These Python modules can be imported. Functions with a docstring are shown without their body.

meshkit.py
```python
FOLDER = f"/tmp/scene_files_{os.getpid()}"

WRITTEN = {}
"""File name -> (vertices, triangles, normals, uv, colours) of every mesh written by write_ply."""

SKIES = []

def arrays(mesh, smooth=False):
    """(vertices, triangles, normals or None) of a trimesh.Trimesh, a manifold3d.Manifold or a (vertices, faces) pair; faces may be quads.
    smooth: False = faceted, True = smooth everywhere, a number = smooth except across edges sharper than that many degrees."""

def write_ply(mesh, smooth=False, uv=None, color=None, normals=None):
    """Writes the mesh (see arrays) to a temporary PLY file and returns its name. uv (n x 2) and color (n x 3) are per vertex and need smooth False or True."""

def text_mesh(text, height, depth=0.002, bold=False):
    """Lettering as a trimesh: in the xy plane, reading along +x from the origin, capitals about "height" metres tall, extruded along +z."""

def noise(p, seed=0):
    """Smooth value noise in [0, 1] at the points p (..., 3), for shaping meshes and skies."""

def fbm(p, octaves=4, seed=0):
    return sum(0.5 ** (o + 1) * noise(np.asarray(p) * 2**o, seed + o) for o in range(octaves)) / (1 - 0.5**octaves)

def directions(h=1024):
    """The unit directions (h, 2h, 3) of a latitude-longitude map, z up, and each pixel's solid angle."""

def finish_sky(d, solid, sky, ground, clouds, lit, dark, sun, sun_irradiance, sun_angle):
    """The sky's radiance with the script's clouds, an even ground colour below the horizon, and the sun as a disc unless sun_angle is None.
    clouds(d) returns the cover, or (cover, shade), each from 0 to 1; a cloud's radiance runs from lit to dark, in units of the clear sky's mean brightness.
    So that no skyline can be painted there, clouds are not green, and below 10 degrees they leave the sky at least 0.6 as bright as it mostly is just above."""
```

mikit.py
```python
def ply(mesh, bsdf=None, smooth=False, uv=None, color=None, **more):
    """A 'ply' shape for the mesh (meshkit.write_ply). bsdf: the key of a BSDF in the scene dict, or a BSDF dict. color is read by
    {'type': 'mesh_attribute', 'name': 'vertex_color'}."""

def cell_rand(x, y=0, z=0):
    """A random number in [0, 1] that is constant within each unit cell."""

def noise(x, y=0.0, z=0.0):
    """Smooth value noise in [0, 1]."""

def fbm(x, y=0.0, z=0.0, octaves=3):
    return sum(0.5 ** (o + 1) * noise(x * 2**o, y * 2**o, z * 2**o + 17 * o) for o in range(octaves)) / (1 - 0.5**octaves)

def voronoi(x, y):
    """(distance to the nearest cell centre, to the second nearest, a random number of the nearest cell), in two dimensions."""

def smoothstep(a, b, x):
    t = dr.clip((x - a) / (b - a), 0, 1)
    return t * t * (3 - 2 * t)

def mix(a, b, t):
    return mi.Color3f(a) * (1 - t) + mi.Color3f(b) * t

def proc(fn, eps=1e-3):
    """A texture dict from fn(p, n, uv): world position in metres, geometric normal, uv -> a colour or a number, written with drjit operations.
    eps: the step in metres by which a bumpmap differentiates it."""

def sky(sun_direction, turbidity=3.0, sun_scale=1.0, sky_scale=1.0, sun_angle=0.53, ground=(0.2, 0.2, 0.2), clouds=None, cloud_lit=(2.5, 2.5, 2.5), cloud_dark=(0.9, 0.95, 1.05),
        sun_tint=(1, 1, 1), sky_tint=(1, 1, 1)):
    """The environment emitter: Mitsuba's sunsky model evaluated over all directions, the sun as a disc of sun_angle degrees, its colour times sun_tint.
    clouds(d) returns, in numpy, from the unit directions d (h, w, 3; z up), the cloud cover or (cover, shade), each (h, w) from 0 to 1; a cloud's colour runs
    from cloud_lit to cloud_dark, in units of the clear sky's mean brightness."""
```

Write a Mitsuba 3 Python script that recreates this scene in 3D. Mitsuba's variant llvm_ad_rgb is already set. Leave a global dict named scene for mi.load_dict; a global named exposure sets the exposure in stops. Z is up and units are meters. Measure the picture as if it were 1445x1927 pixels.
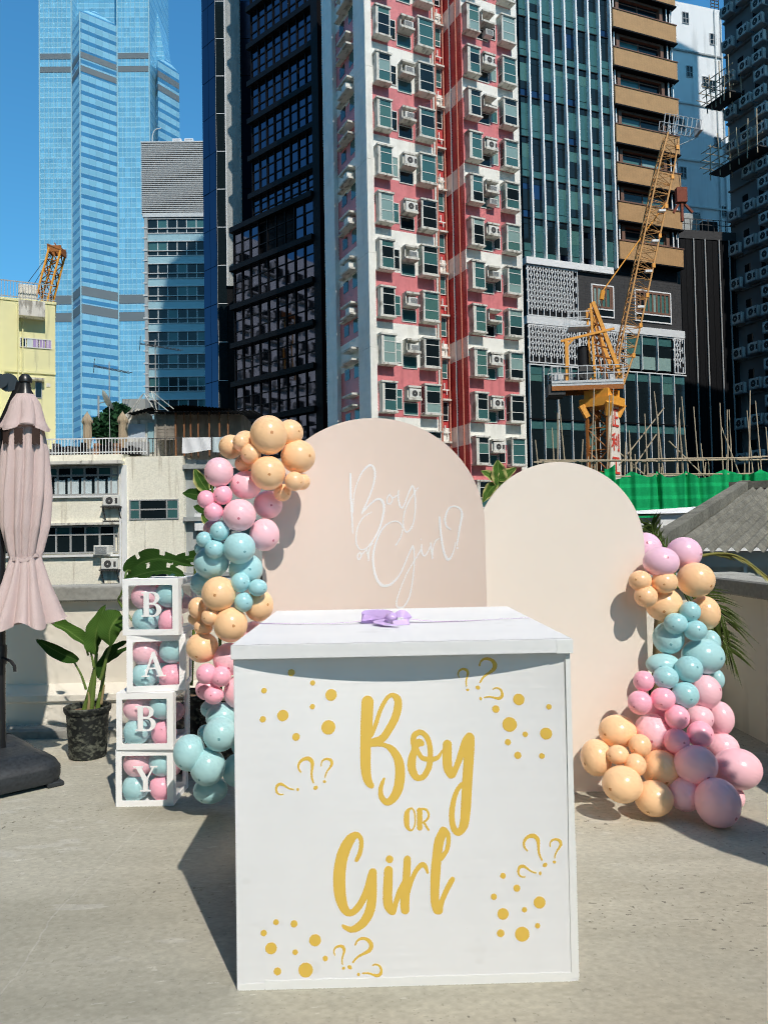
import math, random
import numpy as np, trimesh, shapely
from shapely import affinity
from shapely.geometry import Polygon, MultiPoint, Point, box as sbox
import drjit as dr
import mitsuba as mi
import mikit, meshkit

# ------------------------------------------------------------------ camera, sky, exposure
T4 = mi.ScalarTransform4f
scene, labels = {}, {}
EYE = np.array([0.0, 0.0, 1.5])
FORWARD = np.array([0.0164, 0.9993, 0.0350])
UP = np.array([0.0177, -0.0353, 0.9992])
scene['camera'] = dict(type='perspective', fov_axis='x', fov=math.degrees(2 * math.atan(722.5 / 1430)), near_clip=0.05, far_clip=6000.0,
                       to_world=T4().look_at(origin=EYE.tolist(), target=(EYE + FORWARD).tolist(), up=UP.tolist()))
SUN = (0.405, -0.91, 1.035)
scene['sky_light'] = mikit.sky(SUN, turbidity=2.2, sky_scale=1.05, sky_tint=(0.70, 1.5, 1.62), sun_tint=(0.875, 0.975, 1.18))
exposure = 1.6

# ------------------------------------------------------------------ helpers
COUNT = {}
def fresh(name):
    n = COUNT.get(name, 0)
    COUNT[name] = n + 1
    return name if n == 0 else f'{name}_{n:03d}'

def thing(name, label, cat, group=None, kind=None):
    k = fresh(name)
    labels[k] = {'label': label, 'category': cat}
    if group: labels[k]['group'] = group
    if kind: labels[k]['kind'] = kind
    return k

def structure(name, label=None):
    k = fresh(name)
    labels[k] = {'kind': 'structure'}
    if label: labels[k]['label'] = label
    return k

def add(key, shape, mat=None, M=None, smooth=False):
    """one entry of the scene under exactly this key"""
    if not (isinstance(shape, dict) and 'type' in shape):
        shape = mikit.ply(shape, None, smooth=smooth)
    s = dict(shape)
    if mat is not None: s['bsdf'] = {'type': 'ref', 'id': mat}
    if M is not None: s['to_world'] = T4(np.asarray(M, float))
    scene[key] = s
    return key

def part(parent, name, shape, mat, M=None, smooth=False, label=None, kind=None):
    k = add(fresh(parent + '__' + name), shape, mat, M, smooth)
    if label or kind:
        labels[k] = {}
        if label: labels[k]['label'] = label
        if kind: labels[k]['kind'] = kind
    return k

def holder(parent, name, label=None):
    k = fresh(parent + '__' + name)
    if label: labels[k] = {'label': label}
    return k

def tr(x=0, y=0, z=0):
    M = np.eye(4); M[:3, 3] = (x, y, z); return M
def sc(x, y=None, z=None):
    return np.diag([x, x if y is None else y, x if z is None else z, 1.0])
def rot(axis, deg):
    return trimesh.transformations.rotation_matrix(math.radians(deg), axis)
def rz(d): return rot([0, 0, 1], d)
def rx(d): return rot([1, 0, 0], d)
def ry(d): return rot([0, 1, 0], d)

UNIT = mikit.ply(trimesh.creation.box(bounds=[[0, 0, 0], [1, 1, 1]]))
def bm(x0, x1, y0, y1, z0, z1):
    M = np.diag([x1 - x0, y1 - y0, z1 - z0, 1.0]); M[:3, 3] = (x0, y0, z0); return M
def bx(x0, x1, y0, y1, z0, z1):
    return trimesh.creation.box(bounds=[[x0, y0, z0], [x1, y1, z1]])
def cbox(x0, x1, y0, y1, z0, z1, c=0.004):
    pts = []
    for a in (x0, x1):
        for b in (y0, y1):
            for d in (z0, z1):
                sx, sy, sz = (c if a == x0 else -c), (c if b == y0 else -c), (c if d == z0 else -c)
                pts += [(a + sx, b + sy, d), (a + sx, b, d + sz), (a, b + sy, d + sz)]
    return trimesh.convex.convex_hull(np.array(pts))
def cat(ms):
    return trimesh.util.concatenate(ms)
def tube(pts, r, n=8, caps=True):
    pts = np.asarray(pts, float); rr = np.broadcast_to(np.asarray(r, float), len(pts))
    V, F = [], []
    t = np.gradient(pts, axis=0); t /= np.linalg.norm(t, axis=1, keepdims=True) + 1e-12
    a = np.array([0, 0, 1.0]) if abs(t[0][2]) < 0.9 else np.array([1.0, 0, 0])
    for i in range(len(pts)):
        a = a - t[i] * (a @ t[i]); a /= np.linalg.norm(a) + 1e-12
        b = np.cross(t[i], a)
        for k in range(n):
            th = 2 * math.pi * k / n
            V.append(pts[i] + rr[i] * (math.cos(th) * a + math.sin(th) * b))
    for i in range(len(pts) - 1):
        for k in range(n):
            p, q = i * n + k, i * n + (k + 1) % n
            F += [[p, q, q + n], [p, q + n, p + n]]
    if caps:
        for base, flip in ((0, 1), ((len(pts) - 1) * n, 0)):
            c = len(V); V.append(pts[0 if base == 0 else -1])
            for k in range(n):
                p, q = base + k, base + (k + 1) % n
                F.append([c, q, p] if flip else [c, p, q])
    return trimesh.Trimesh(np.array(V), np.array(F), process=False)
def bar(p, q, w, h=None):
    """a square bar from p to q"""
    p, q = np.asarray(p, float), np.asarray(q, float)
    d = q - p; L = np.linalg.norm(d); d /= L
    a = np.array([0, 0, 1.0]) if abs(d[2]) < 0.95 else np.array([1.0, 0, 0])
    s = np.cross(d, a); s /= np.linalg.norm(s); t = np.cross(s, d)
    h = h or w
    m = bx(-w / 2, w / 2, 0, L, -h / 2, h / 2)
    M = np.eye(4); M[:3, 0], M[:3, 1], M[:3, 2], M[:3, 3] = s, d, t, p
    m.apply_transform(M); return m
def lathe(profile, n=32):
    pr = np.asarray(profile, float)
    return trimesh.creation.revolve(pr, sections=n)
def spline(pts, n=10):
    P = np.asarray(pts, float)
    Q = np.vstack([2 * P[0] - P[1], P, 2 * P[-1] - P[-2]])
    out = []
    for i in range(1, len(Q) - 2):
        for s in range(n):
            t = s / n
            a, b, c, d = Q[i - 1:i + 3]
            out.append(0.5 * (2 * b + (c - a) * t + (2 * a - 5 * b + 4 * c - d) * t * t + (3 * b - 3 * c + d - a) * t ** 3))
    out.append(P[-1])
    return np.array(out)
def stroke(pts, n=7):
    """the outline of a brush stroke: points (x, z, width)"""
    s = spline(pts, n)
    cs = [Point(x, z).buffer(max(w, 0.001) / 2, 10) for x, z, w in s]
    return shapely.union_all([shapely.union(a, b).convex_hull for a, b in zip(cs[:-1], cs[1:])])
def polys(g):
    return [p for p in getattr(g, 'geoms', [g]) if p.geom_type == 'Polygon' and p.area > 1e-9]
def extrude(g, d):
    return cat([trimesh.creation.extrude_polygon(p, d, engine='earcut') for p in polys(g)])
def upright(m, y):
    """a mesh in (x, z, depth) to stand facing -y with its front at y"""
    v = m.vertices.copy(); m = trimesh.Trimesh(np.c_[v[:, 0], y - v[:, 2], v[:, 1]], m.faces.copy(), process=False)
    return m
def strut_lattice(segs, r, n=5):
    return cat([tube([a, b], r, n) for a, b in segs])
def frame_at(o, deg):
    """local x along the facade, local y into the building, z up"""
    M = rz(deg); M[:3, 3] = o; return M

# ------------------------------------------------------------------ materials
def rgb(c): return {'type': 'rgb', 'value': list(c)}
def mat(name, color, rough=0.6, spec=0.5, **k):
    d = dict(type='principled', base_color=color if isinstance(color, dict) else rgb(color), roughness=rough, specular=spec)
    d.update(k)
    scene[name] = {'type': 'twosided', 'bsdf': d}
    return name
def bumped(name, color, fn, scale=1.0, rough=0.7, spec=0.4, eps=2e-3, **k):
    d = dict(type='principled', base_color=color if isinstance(color, dict) else rgb(color), roughness=rough, specular=spec); d.update(k)
    scene[name] = {'type': 'twosided', 'bsdf': {'type': 'bumpmap', 'arbitrary': mikit.proc(fn, eps), 'scale': scale, 'bsdf': d}}
    return name
fbm, noise, mix, sstep = mikit.fbm, mikit.noise, mikit.mix, mikit.smoothstep

def c_floor(p, n, uv):
    big = fbm(p.x * 0.8 + 3, p.y * 0.8, 1.7, 4)
    brush = fbm(p.x * 1.3 + 0.6 * p.y, p.y * 9.0, 4.2, 4)
    fine = fbm(p.x * 55, p.y * 80, 0.3, 3)
    c = mix((0.318, 0.305, 0.245), (0.398, 0.382, 0.313), sstep(0.3, 0.7, big * 0.55 + brush * 0.45))
    warm = sstep(0.52, 0.72, fbm(p.x * 0.55 + 9, p.y * 0.7 + 4, 8.1, 3))
    c = mix(c, mi.Color3f(0.40, 0.335, 0.23), warm * 0.4)
    scuff = sstep(0.66, 0.74, fbm(p.x * 5 + 2.5 * p.y, p.y * 14, 2.0, 4)) * sstep(0.45, 0.6, noise(p.x * 1.1, p.y * 1.3, 6))
    c = mix(c, mi.Color3f(0.50, 0.49, 0.45), scuff * 0.35)
    pit = sstep(0.88, 0.93, noise(p.x * 43 + 1.3 * p.y, p.y * 61, 3.0)) * sstep(0.62, 0.8, noise(p.x * 3, p.y * 3, 9.0))
    c = mix(c, mi.Color3f(0.08, 0.075, 0.065), pit * 0.6)
    crack = 1 - sstep(0.0, 0.006, dr.abs(p.x + 1.32 - 0.10 * noise(p.y * 2.2, 3.1) - 0.012 * noise(p.y * 21, 1.7)))
    c = mix(c, mi.Color3f(0.47, 0.455, 0.41), crack * 0.35)
    stain = sstep(0.58, 0.66, fbm(p.x * 2.1 + 5, p.y * 2.6, 7.3, 5)) * sstep(0.5, 0.62, noise(p.x * 0.9 + 2, p.y * 1.1, 4.4))
    c = mix(c, c * mi.Color3f(0.80, 0.79, 0.76), stain)
    line2 = 1 - sstep(0.0, 0.005, dr.abs(p.y - 2.05 - 0.05 * p.x - 0.08 * noise(p.x * 2.4, 8.1) - 0.01 * noise(p.x * 26, 2.7)))
    c = mix(c, mi.Color3f(0.20, 0.19, 0.155), line2 * 0.35 * sstep(0.35, 0.6, noise(p.x * 1.7, 5.5)))
    scr = sstep(0.80, 0.86, fbm(p.x * 16 + 9 * p.y, p.y * 60 - 11 * p.x, 1.0, 2)) * sstep(0.5, 0.7, noise(p.x * 1.6, p.y * 1.9, 12.0))
    c = mix(c, mi.Color3f(0.56, 0.55, 0.50), scr * 0.5)
    speck = sstep(0.90, 0.94, noise(p.x * 75, p.y * 95, 31.0))
    c = mix(c, mi.Color3f(0.12, 0.115, 0.10), speck * 0.3)
    return c * (0.80 + 0.44 * fine)
def h_floor(p, n, uv):
    return fbm(p.x * 45, p.y * 70, 0.0, 3) * 0.5 + fbm(p.x * 7, p.y * 16, 3.0, 3)
bumped('floor_concrete', mikit.proc(c_floor), h_floor, 0.0025, 0.75, 0.3)

def c_stucco(p, n, uv):
    s = fbm(p.x * 2 + p.y, p.z * 2, p.y, 4)
    streak = sstep(0.55, 0.8, fbm((p.x + p.y) * 9, p.z * 0.8, 2.0, 3))
    c = mix((0.66, 0.62, 0.53), (0.76, 0.72, 0.63), s)
    return mix(c, mi.Color3f(0.42, 0.40, 0.34), streak * 0.35)
def h_stucco(p, n, uv):
    return fbm(p.x * 22 + p.y * 3, p.z * 22, p.y * 22, 3)
bumped('stucco', mikit.proc(c_stucco), h_stucco, 0.012, 0.85, 0.2)
def c_cement(p, n, uv):
    s = fbm(p.x * 3 + p.y * 3, p.z * 4, p.y, 4); f = fbm(p.x * 40, p.y * 40, p.z * 40, 2)
    return mix((0.20, 0.20, 0.18), (0.34, 0.335, 0.305), s) * (0.8 + 0.4 * f)
bumped('cement', mikit.proc(c_cement), h_stucco, 0.006, 0.85, 0.2)

def c_card(p, n, uv):
    f = fbm(p.x * 6, p.z * 6, p.y * 6, 3)
    smudge = sstep(0.72, 0.85, fbm(p.x * 9 + 2, p.z * 14, p.y * 5, 3))
    c = mix((0.66, 0.67, 0.675), (0.70, 0.705, 0.705), f)
    return mix(c, mi.Color3f(0.54, 0.54, 0.525), smudge * 0.25)
def h_card(p, n, uv):
    return fbm(p.x * 5, p.z * 2.2, p.y * 5, 2) + 0.12 * noise(p.x * 2, p.z * 130, 3)
bumped('white_card', mikit.proc(c_card), h_card, 0.006, 0.5, 0.35)
mat('card_tape', (0.69, 0.70, 0.685), 0.35, 0.5)
mat('card_edge', (0.30, 0.27, 0.22), 0.8)
mat('gold_vinyl', (0.64, 0.43, 0.075), 0.38, 0.5)
mat('white_vinyl', (0.80, 0.80, 0.80), 0.35, 0.5)
def c_arch(p, n, uv):
    f = fbm(p.x * 1.5, p.z * 1.5, 2.0, 3)
    return mix((0.745, 0.615, 0.535), (0.77, 0.645, 0.565), f)
mat('arch_blush', mikit.proc(c_arch), 0.32, 0.45)
mat('arch_cream', (0.765, 0.685, 0.60), 0.4, 0.45)
mat('ribbon_satin', (0.56, 0.40, 0.68), 0.25, 0.6, sheen=0.6)
mat('balloon_peach', (0.88, 0.565, 0.315), 0.22, 0.48)
mat('balloon_peach_deep', (0.88, 0.545, 0.305), 0.22, 0.48)
mat('balloon_pink', (0.87, 0.52, 0.585), 0.22, 0.48)
mat('balloon_lilac', (0.84, 0.53, 0.66), 0.22, 0.48)
mat('balloon_rose', (0.90, 0.42, 0.53), 0.22, 0.48)
mat('balloon_blue', (0.37, 0.62, 0.645), 0.22, 0.48)
mat('balloon_blue_deep', (0.335, 0.60, 0.635), 0.22, 0.48)
mat('spot_peach', (0.55, 0.24, 0.09), 0.3)
mat('spot_pink', (0.55, 0.16, 0.22), 0.3)
mat('spot_blue', (0.13, 0.33, 0.37), 0.3)
mat('box_white', (0.82, 0.82, 0.81), 0.45, 0.4)
scene['clear_film'] = {'type': 'thindielectric', 'int_ior': 1.45}
mat('pocket_brown', (0.055, 0.035, 0.03), 0.8, 0.1)
mat('black_plastic', (0.018, 0.019, 0.021), 0.35, 0.5)
mat('black_metal', (0.015, 0.016, 0.018), 0.28, 0.6)
def c_base(p, n, uv):
    f = fbm(p.x * 4, p.y * 9, p.z * 9, 4); g = fbm(p.x * 70, p.y * 70, p.z * 70, 2)
    dust = sstep(0.45, 0.7, f) * sstep(0.3, 0.9, n.z)
    return mix((0.026, 0.030, 0.034), (0.075, 0.076, 0.066), dust) * (0.6 + 0.8 * g)
mat('base_plastic', mikit.proc(c_base), 0.5, 0.4)
def c_fabric(p, n, uv):
    w = fbm(p.x * 420, p.y * 420, p.z * 300, 2); f = fbm(p.x * 3, p.y * 3, p.z * 2, 3)
    return mix((0.52, 0.405, 0.385), (0.60, 0.48, 0.46), f) * (0.93 + 0.14 * w)
mat('parasol_fabric', mikit.proc(c_fabric), 0.8, 0.15, sheen=0.4)
def c_pot(p, n, uv):
    f = fbm(p.x * 26 + p.y * 6, p.y * 26, p.z * 34, 5); g = fbm(p.x * 60, p.y * 60, p.z * 60, 2)
    lime = sstep(0.46, 0.72, f * 0.6 + g * 0.4)
    return mix((0.012, 0.014, 0.013), (0.16, 0.17, 0.13), lime * 0.75)
mat('pot_plastic', mikit.proc(c_pot), 0.55, 0.4)
mat('soil', (0.16, 0.11, 0.075), 0.9, 0.1)
def leaf_mat(name, c, tint=0.45):
    scene[name] = {'type': 'principledthin', 'base_color': c if isinstance(c, dict) else rgb(c), 'roughness': 0.35, 'diff_trans': tint, 'spec_trans': 0.0, 'eta': 1.4}
def c_leaf(p, n, uv):
    vein = 0.5 + 0.5 * dr.sin((uv.y * 42 + dr.abs(uv.x - 0.5) * 16) * 6.2832 / 2.2)
    mid = 1 - sstep(0.0, 0.05, dr.abs(uv.x - 0.5))
    f = fbm(p.x * 9, p.y * 9, p.z * 9, 3)
    c = mix((0.045, 0.105, 0.022), (0.095, 0.185, 0.035), f) * (0.82 + 0.25 * vein)
    return mix(c, mi.Color3f(0.20, 0.28, 0.08), mid * 0.6)
leaf_mat('leaf_green', mikit.proc(c_leaf), 0.5)
def c_leaf2(p, n, uv):
    return c_leaf(p, n, uv) * mi.Color3f(0.42, 0.5, 0.55)
leaf_mat('leaf_dark', mikit.proc(c_leaf2), 0.3)
def c_leaf3(p, n, uv):
    e = dr.abs(uv.x - 0.5) * 2
    rim = sstep(0.55, 0.85, e + 0.35 * (noise(p.x * 28, p.y * 28, p.z * 28) - 0.5))
    return mix(c_leaf(p, n, uv) * 1.1, mi.Color3f(0.46, 0.44, 0.17), rim)
leaf_mat('leaf_variegated', mikit.proc(c_leaf3), 0.45)
leaf_mat('palm_leaf', (0.05, 0.075, 0.018), 0.3)
leaf_mat('palm_dry', (0.30, 0.28, 0.09), 0.3)
mat('stem_green', (0.11, 0.17, 0.035), 0.4, 0.4)
mat('stem_dry', (0.30, 0.23, 0.12), 0.8, 0.2)
# ------------------------------------------------------------------ measured shapes, in metres
LETTER_STROKES = {
 'B': [[(-0.0251,0.9355,0.0408),(-0.0294,0.8676,0.0406),(-0.0341,0.7916,0.036),(-0.0358,0.7309,0.034),(-0.033,0.6915,0.0308),(-0.0261,0.6686,0.0251),(-0.0166,0.6572,0.0182)],[(-0.0149,0.8244,0.0158),(0.0009,0.8575,0.014),(0.0177,0.9045,0.014),(0.0408,0.9439,0.0134),(0.0609,0.9557,0.0141),(0.0785,0.9414,0.0243),(0.0798,0.9153,0.0268),(0.0681,0.8772,0.0267),(0.0466,0.8411,0.026),(0.0222,0.8112,0.0253),(-0.016,0.7977,0.0247)],[(-0.0176,0.7987,0.0253),(0.0281,0.7904,0.0133),(0.0563,0.7739,0.0228),(0.077,0.74,0.0297),(0.082,0.6975,0.0327),(0.0763,0.6523,0.0327),(0.0598,0.6181,0.0288),(0.0363,0.6012,0.0207),(0.0184,0.6161,0.0182),(0.0141,0.6388,0.0151),(0.0176,0.6583,0.0132),(0.0265,0.6777,0.0082)]],
 'o': [[(0.1511,0.8303,0.0171),(0.1334,0.8193,0.0184),(0.1302,0.7965,0.019),(0.1338,0.7752,0.0196),(0.1245,0.745,0.0265),(0.1224,0.7117,0.0277),(0.1331,0.6858,0.0227),(0.1471,0.678,0.0176),(0.1646,0.6861,0.0189),(0.1811,0.7136,0.0195),(0.1871,0.7469,0.0171),(0.1862,0.7834,0.0171),(0.1769,0.8125,0.0177),(0.1628,0.827,0.0165),(0.1511,0.8303,0.0171)],[(0.1383,0.7888,0.0247),(0.1502,0.7956,0.0241),(0.1586,0.7924,0.0177)],[(0.1354,0.7752,0.0253),(0.1461,0.7613,0.0158),(0.1598,0.7443,0.0145),(0.1818,0.7391,0.0158),(0.2039,0.7412,0.0145),(0.2175,0.7501,0.0114),(0.2287,0.7688,0.0044)]],
 'y': [[(0.2464,0.788,0.0297),(0.2444,0.7461,0.0309),(0.2459,0.7096,0.0302),(0.2559,0.6883,0.0264)],[(0.2628,0.6882,0.0208),(0.2789,0.7214,0.0195),(0.2967,0.7638,0.0234),(0.3113,0.7972,0.0285),(0.3235,0.8118,0.0291)],[(0.3253,0.8093,0.0291),(0.3214,0.7696,0.0335),(0.315,0.7088,0.0334),(0.3092,0.6482,0.0333),(0.3042,0.5878,0.0332),(0.2976,0.5335,0.0306),(0.2881,0.5081,0.0256),(0.2738,0.4972,0.0206),(0.2607,0.51,0.02),(0.2544,0.5433,0.0181),(0.2578,0.5824,0.0175),(0.2697,0.6245,0.0151),(0.2861,0.65,0.0138),(0.3022,0.6619,0.0126)]],
 'G': [[(-0.0708,0.4164,0.0134),(-0.0597,0.4375,0.0141),(-0.0539,0.4665,0.0141),(-0.0572,0.4876,0.0148),(-0.0715,0.4981,0.0188),(-0.0926,0.4822,0.0323),(-0.1133,0.4455,0.0383),(-0.126,0.4005,0.0396),(-0.1307,0.352,0.0402),(-0.1281,0.3033,0.0381),(-0.1193,0.2674,0.0307),(-0.1069,0.2476,0.0247),(-0.0913,0.2439,0.0207),(-0.0728,0.2564,0.022),(-0.0522,0.285,0.0221),(-0.0349,0.3234,0.0228),(-0.0235,0.3587,0.0248),(-0.0172,0.3735,0.0255)],[(-0.0172,0.3735,0.0262),(-0.0179,0.3327,0.0268),(-0.0214,0.2874,0.0301),(-0.0295,0.2488,0.0314),(-0.0467,0.2168,0.0294),(-0.0687,0.1973,0.0254),(-0.0922,0.1888,0.0187),(-0.1121,0.1959,0.0133),(-0.1203,0.2019,0.0087)]],
 'i': [[(0.0396,0.4153,0.0242),(0.0403,0.415,0.0242)],[(0.0359,0.3785,0.0288),(0.0334,0.3378,0.0302),(0.0309,0.2925,0.0308),(0.0336,0.2633,0.0301),(0.0441,0.2481,0.0281)],[(0.0473,0.2451,0.0241),(0.0586,0.2724,0.0161),(0.072,0.3077,0.0188),(0.0894,0.3396,0.0168)]],
 'r': [[(0.1004,0.4132,0.0235),(0.0976,0.375,0.0248),(0.0947,0.3362,0.0255),(0.0906,0.2975,0.0295),(0.0886,0.2651,0.0294),(0.0895,0.2482,0.0274)],[(0.1021,0.3037,0.01),(0.1079,0.3262,0.0114),(0.1165,0.3519,0.0141),(0.1305,0.3775,0.0148),(0.1494,0.3945,0.0161),(0.161,0.3881,0.0134),(0.168,0.3688,0.0074)]],
 'l': [[(0.2245,0.5026,0.0277),(0.2095,0.4697,0.0317),(0.2009,0.4213,0.0309),(0.1948,0.3663,0.0322),(0.1907,0.308,0.0288),(0.1911,0.269,0.0281),(0.198,0.2455,0.0281)],[(0.2246,0.5039,0.0263),(0.2391,0.4935,0.0155),(0.2412,0.4691,0.0141),(0.2343,0.44,0.0141),(0.2155,0.4138,0.0155)],[(0.2039,0.2428,0.0234),(0.2119,0.2685,0.0167),(0.2275,0.3039,0.0168),(0.2437,0.3327,0.0181),(0.2513,0.3442,0.0161)]],
 'O': [[(0.0983,0.5443,0.0138),(0.1019,0.5644,0.015),(0.1116,0.5777,0.0069),(0.1217,0.5781,0.0044),(0.1285,0.5638,0.0044),(0.1302,0.5436,0.0044),(0.1276,0.5232,0.0044),(0.1188,0.5087,0.0044),(0.1101,0.5095,0.0069),(0.101,0.5238,0.015),(0.0983,0.5443,0.0138)],[(0.1025,0.5614,0.015),(0.1008,0.5443,0.0175),(0.1017,0.5268,0.015)]],
 'R': [[(0.1459,0.5709,0.0175),(0.1446,0.5153,0.0175)],[(0.1453,0.571,0.0175),(0.1447,0.5719,0.0175)],[(0.1524,0.5774,0.0056),(0.1679,0.5744,0.0063),(0.176,0.5598,0.0063),(0.1728,0.5448,0.0063),(0.1575,0.5325,0.0056)],[(0.1591,0.5325,0.0063),(0.1741,0.5081,0.0062)]],
}
DOTS = [(-0.2856,1.044,0.0117),(-0.2136,1.006,0.0086),(-0.3773,0.9883,0.0093),(-0.1507,0.9628,0.0197),(-0.2152,0.9263,0.0088),(-0.3151,0.9015,0.0189),(-0.382,0.8924,0.0104),(-0.1611,0.855,0.0239),(-0.2712,0.8279,0.0127),(0.4952,0.9378,0.0192),(0.4164,0.905,0.0125),(0.5948,0.9141,0.009),(0.4612,0.8536,0.0244),(0.5125,0.821,0.009),(0.5826,0.8238,0.0199),(0.4531,0.7945,0.0102),(0.485,0.7503,0.0119),(0.566,0.7486,0.0095),(0.4224,0.3525,0.0095),(0.468,0.3109,0.0116),(0.3898,0.2845,0.0101),(0.5434,0.2622,0.0198),(0.4191,0.2272,0.0188),(0.4917,0.2393,0.0085),(0.5344,0.1854,0.0085),(0.4092,0.1638,0.0125),(0.482,0.159,0.0242),(-0.3442,0.2201,0.0093),(-0.2841,0.213,0.0115),(-0.3858,0.1855,0.0103),(-0.2144,0.1573,0.0196),(-0.3618,0.135,0.0192),(-0.2815,0.12,0.009),(-0.1811,0.0966,0.0086),(-0.3417,0.0587,0.0125),(-0.2472,0.0605,0.024)]
QUESTION_MARKS = [(-0.2017,0.6546,-0.2455,0.7552),(-0.1743,0.6731,-0.1627,0.7512),(-0.264,0.6557,-0.3404,0.661),(0.3254,0.9676,0.3077,1.041),(0.3589,0.9723,0.4083,1.0726),(0.364,0.9368,0.4412,0.9605),(0.5703,0.3843,0.5118,0.4822),(0.5993,0.392,0.6075,0.4715),(0.5514,0.3603,0.4737,0.3709),(-0.1179,0.0608,-0.1353,0.1373),(-0.0994,0.0603,-0.0346,0.1533),(-0.0735,0.0386,0.0069,0.0542)]
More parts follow.
